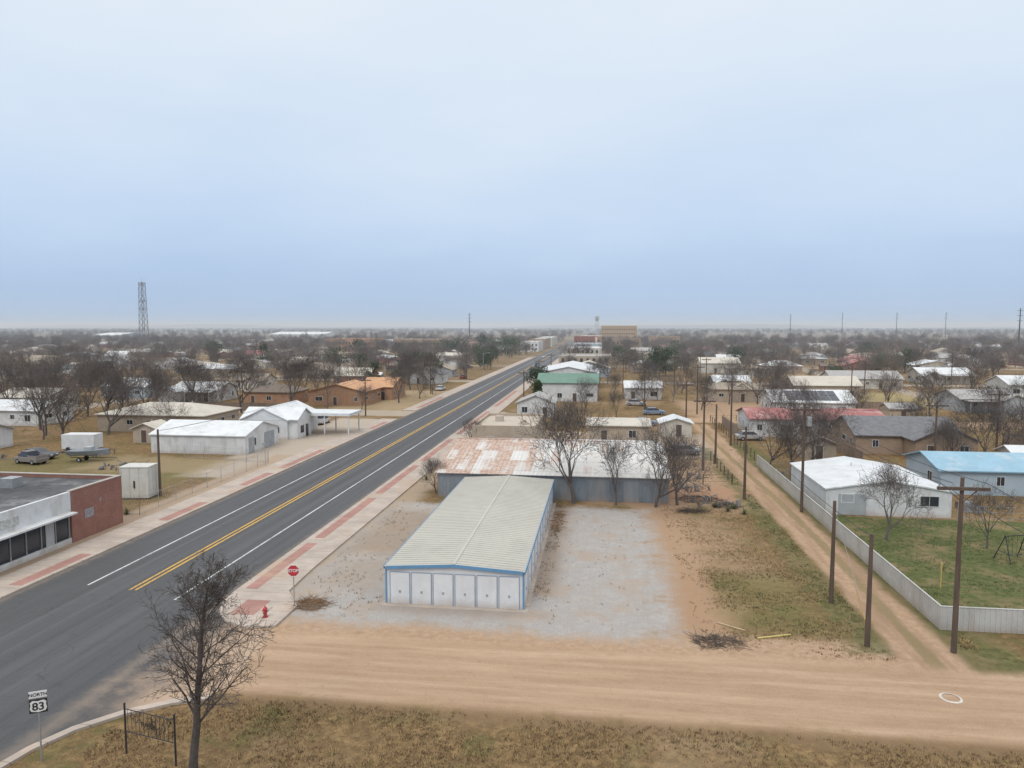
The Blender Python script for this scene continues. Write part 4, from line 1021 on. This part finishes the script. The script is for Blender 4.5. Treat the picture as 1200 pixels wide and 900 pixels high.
for i, (x, y, n) in enumerate(((10,81,14),(9.5,86,14),(-62,84,20),(-80,92,14),(26,88,14),(47,92,20),(12.5,108,14),(23.6,88.3,10),(11.5,74.5,20),(-72,92,16),(38,75,12),(29,90,16),(46,79.5,12),(-84,88,18),(64,92,14))): junk(x, y, i+1, n)
def swing(x, y):
    e = empty('swing_set', x, y, 0, .3); g = MB()
    for s in (-1, 1): g.cyl((s*1.1,-.8,0),(s*.9,0,2),.04,.04,6); g.cyl((s*1.1,.8,0),(s*.9,0,2),.04,.04,6); g.cyl((s*1.05,-.5,.75),(s*1.05,.5,.75),.03,.03,5)
    g.cyl((-1,0,2),(1,0,2),.04,.04,6)
    for s in (-.4,.4): g.cyl((s-.2,0,2),(s-.2,0,.5),.01,.01,3); g.cyl((s+.2,0,2),(s+.2,0,.5),.01,.01,3); g.box(s-.22,s+.22,-.1,.1,.46,.5)
    g.done('frame', darkiron, e)
swing(32.3, 59)
e = empty('pipe_post', 23.8, 52); MB().cyl((0,0,0),(0,0,1.5),.04,.04,8).cyl((0,0,1.5),(0,0,1.8),.06,.06,8).done('post', mat('guard_yellow', (.55,.38,.12)), e)
o = MB().box(-1.1,1.1,-.05,.05,.02,.08).done('yellow_plank', mat('plank_yellow', (.52,.43,.16))); o.location = (10.3, 42.3, 0); o.rotation_euler = (0,0,.35)
o = MB().box(-.9,.9,-.05,.05,.02,.08).done('wooden_plank', mat('plank_wood', (.42,.32,.2))); o.location = (8, 43.4, 0); o.rotation_euler = (0,0,-.6)
g = MB()
for j in range(22):
    a, b_ = 2*math.pi*j/22, 2*math.pi*(j+1)/22
    g.poly([(math.cos(a)*.40,math.sin(a)*.40,.03),(math.cos(a)*.52,math.sin(a)*.52,.01),(math.cos(b_)*.52,math.sin(b_)*.52,.01),(math.cos(b_)*.40,math.sin(b_)*.40,.03)])
o = g.done('white_ring', mat('chalky_white', (.58,.54,.48), .8, .3, 5)); o.location = (17.3, 36.2, 0.0)
e = empty('air_conditioner', 36.2, 74.5); MB().box(-.45,.45,-.45,.45,.1,1.0).cyl((0,0,1.0),(0,0,1.04),.38,.38,14).box(-.5,.5,-.5,.5,0,.1).done('casing', steel, e)

# ------------------------------------------------------------------ sky, light, haze
w = bpy.data.worlds.new('World'); sc.world = w; w.use_nodes = True
t = NT(w.node_tree); bg = w.node_tree.nodes['Background']
SUN_EL, SUN_ROT = R(48), R(200)
sky = t.node('ShaderNodeTexSky', sky_type='NISHITA'); sky.sun_disc = False; sky.sun_elevation = SUN_EL; sky.sun_rotation = SUN_ROT
tc = t.node('ShaderNodeTexCoord'); sp = t.node('ShaderNodeSeparateXYZ'); t.put(sp.inputs[0], tc.outputs['Generated'])
cl = t.noise(tc.outputs['Generated'], 1.8, 4, .5, (1, 1, 3.0)); cl2 = t.noise(tc.outputs['Generated'], 4.5, 5, .6, (1, 1, 4.0))
zz = t.m('ADD', t.m('ADD', sp.outputs[2], t.m('MULTIPLY', t.m('SUBTRACT', cl, .5), .26)), t.m('MULTIPLY', t.m('SUBTRACT', cl2, .5), .07))
rp = t.node('ShaderNodeValToRGB'); t.put(rp.inputs[0], zz); cr = rp.color_ramp
stops = [(0.0, (.42,.57,.80)), (.05, (.45,.60,.83)), (.16, (.57,.71,.91)), (.28, (.69,.80,.94)), (.40, (.79,.87,.96)), (.65, (1.0,1.0,1.0))]
cr.elements[0].position, cr.elements[0].color = stops[0][0], (*stops[0][1], 1); cr.elements[1].position, cr.elements[1].color = stops[-1][0], (*stops[-1][1], 1)
for p, c in stops[1:-1]: el = cr.elements.new(p); el.color = (*c, 1)
zen = t.mr(sp.outputs[2], .45, .95, 10.0, 16.5)
vm = t.node('ShaderNodeVectorMath', operation='SCALE'); t.put(vm.inputs[0], rp.outputs[0]); t.put(vm.inputs[3], zen)
t.put(bg.inputs[0], t.mix(.04, vm.outputs[0], sky.outputs[0])); bg.inputs[1].default_value = 0.1
sl = bpy.data.lights.new('sun', 'SUN'); sl.energy = 1.05; sl.angle = R(25); sl.color = (1, .97, .93)
so = bpy.data.objects.new('sun', sl); col.objects.link(so); so.rotation_euler = (R(90)-SUN_EL, 0, R(180)-SUN_ROT)

hm = bpy.data.materials.new('haze'); hm.use_nodes = True; nt = hm.node_tree; nt.nodes.clear()
vs = nt.nodes.new('ShaderNodeVolumeScatter'); vs.inputs['Density'].default_value = 0.00036; vs.inputs['Color'].default_value = (.80,.90,1,1); mo = nt.nodes.new('ShaderNodeOutputMaterial')
nt.links.new(vs.outputs[0], mo.inputs['Volume'])
MB().box(-7000,5000,140,7500,-5,50).done('haze', hm)

cam = bpy.data.cameras.new('camera'); co = bpy.data.objects.new('camera', cam); col.objects.link(co)
cam.sensor_width = 36; cam.lens = 24.96; cam.clip_start = .1; cam.clip_end = 30000
co.location = (0, 0, 18.3); co.rotation_euler = (R(90-4.6), 0, R(7.2)); sc.camera = co
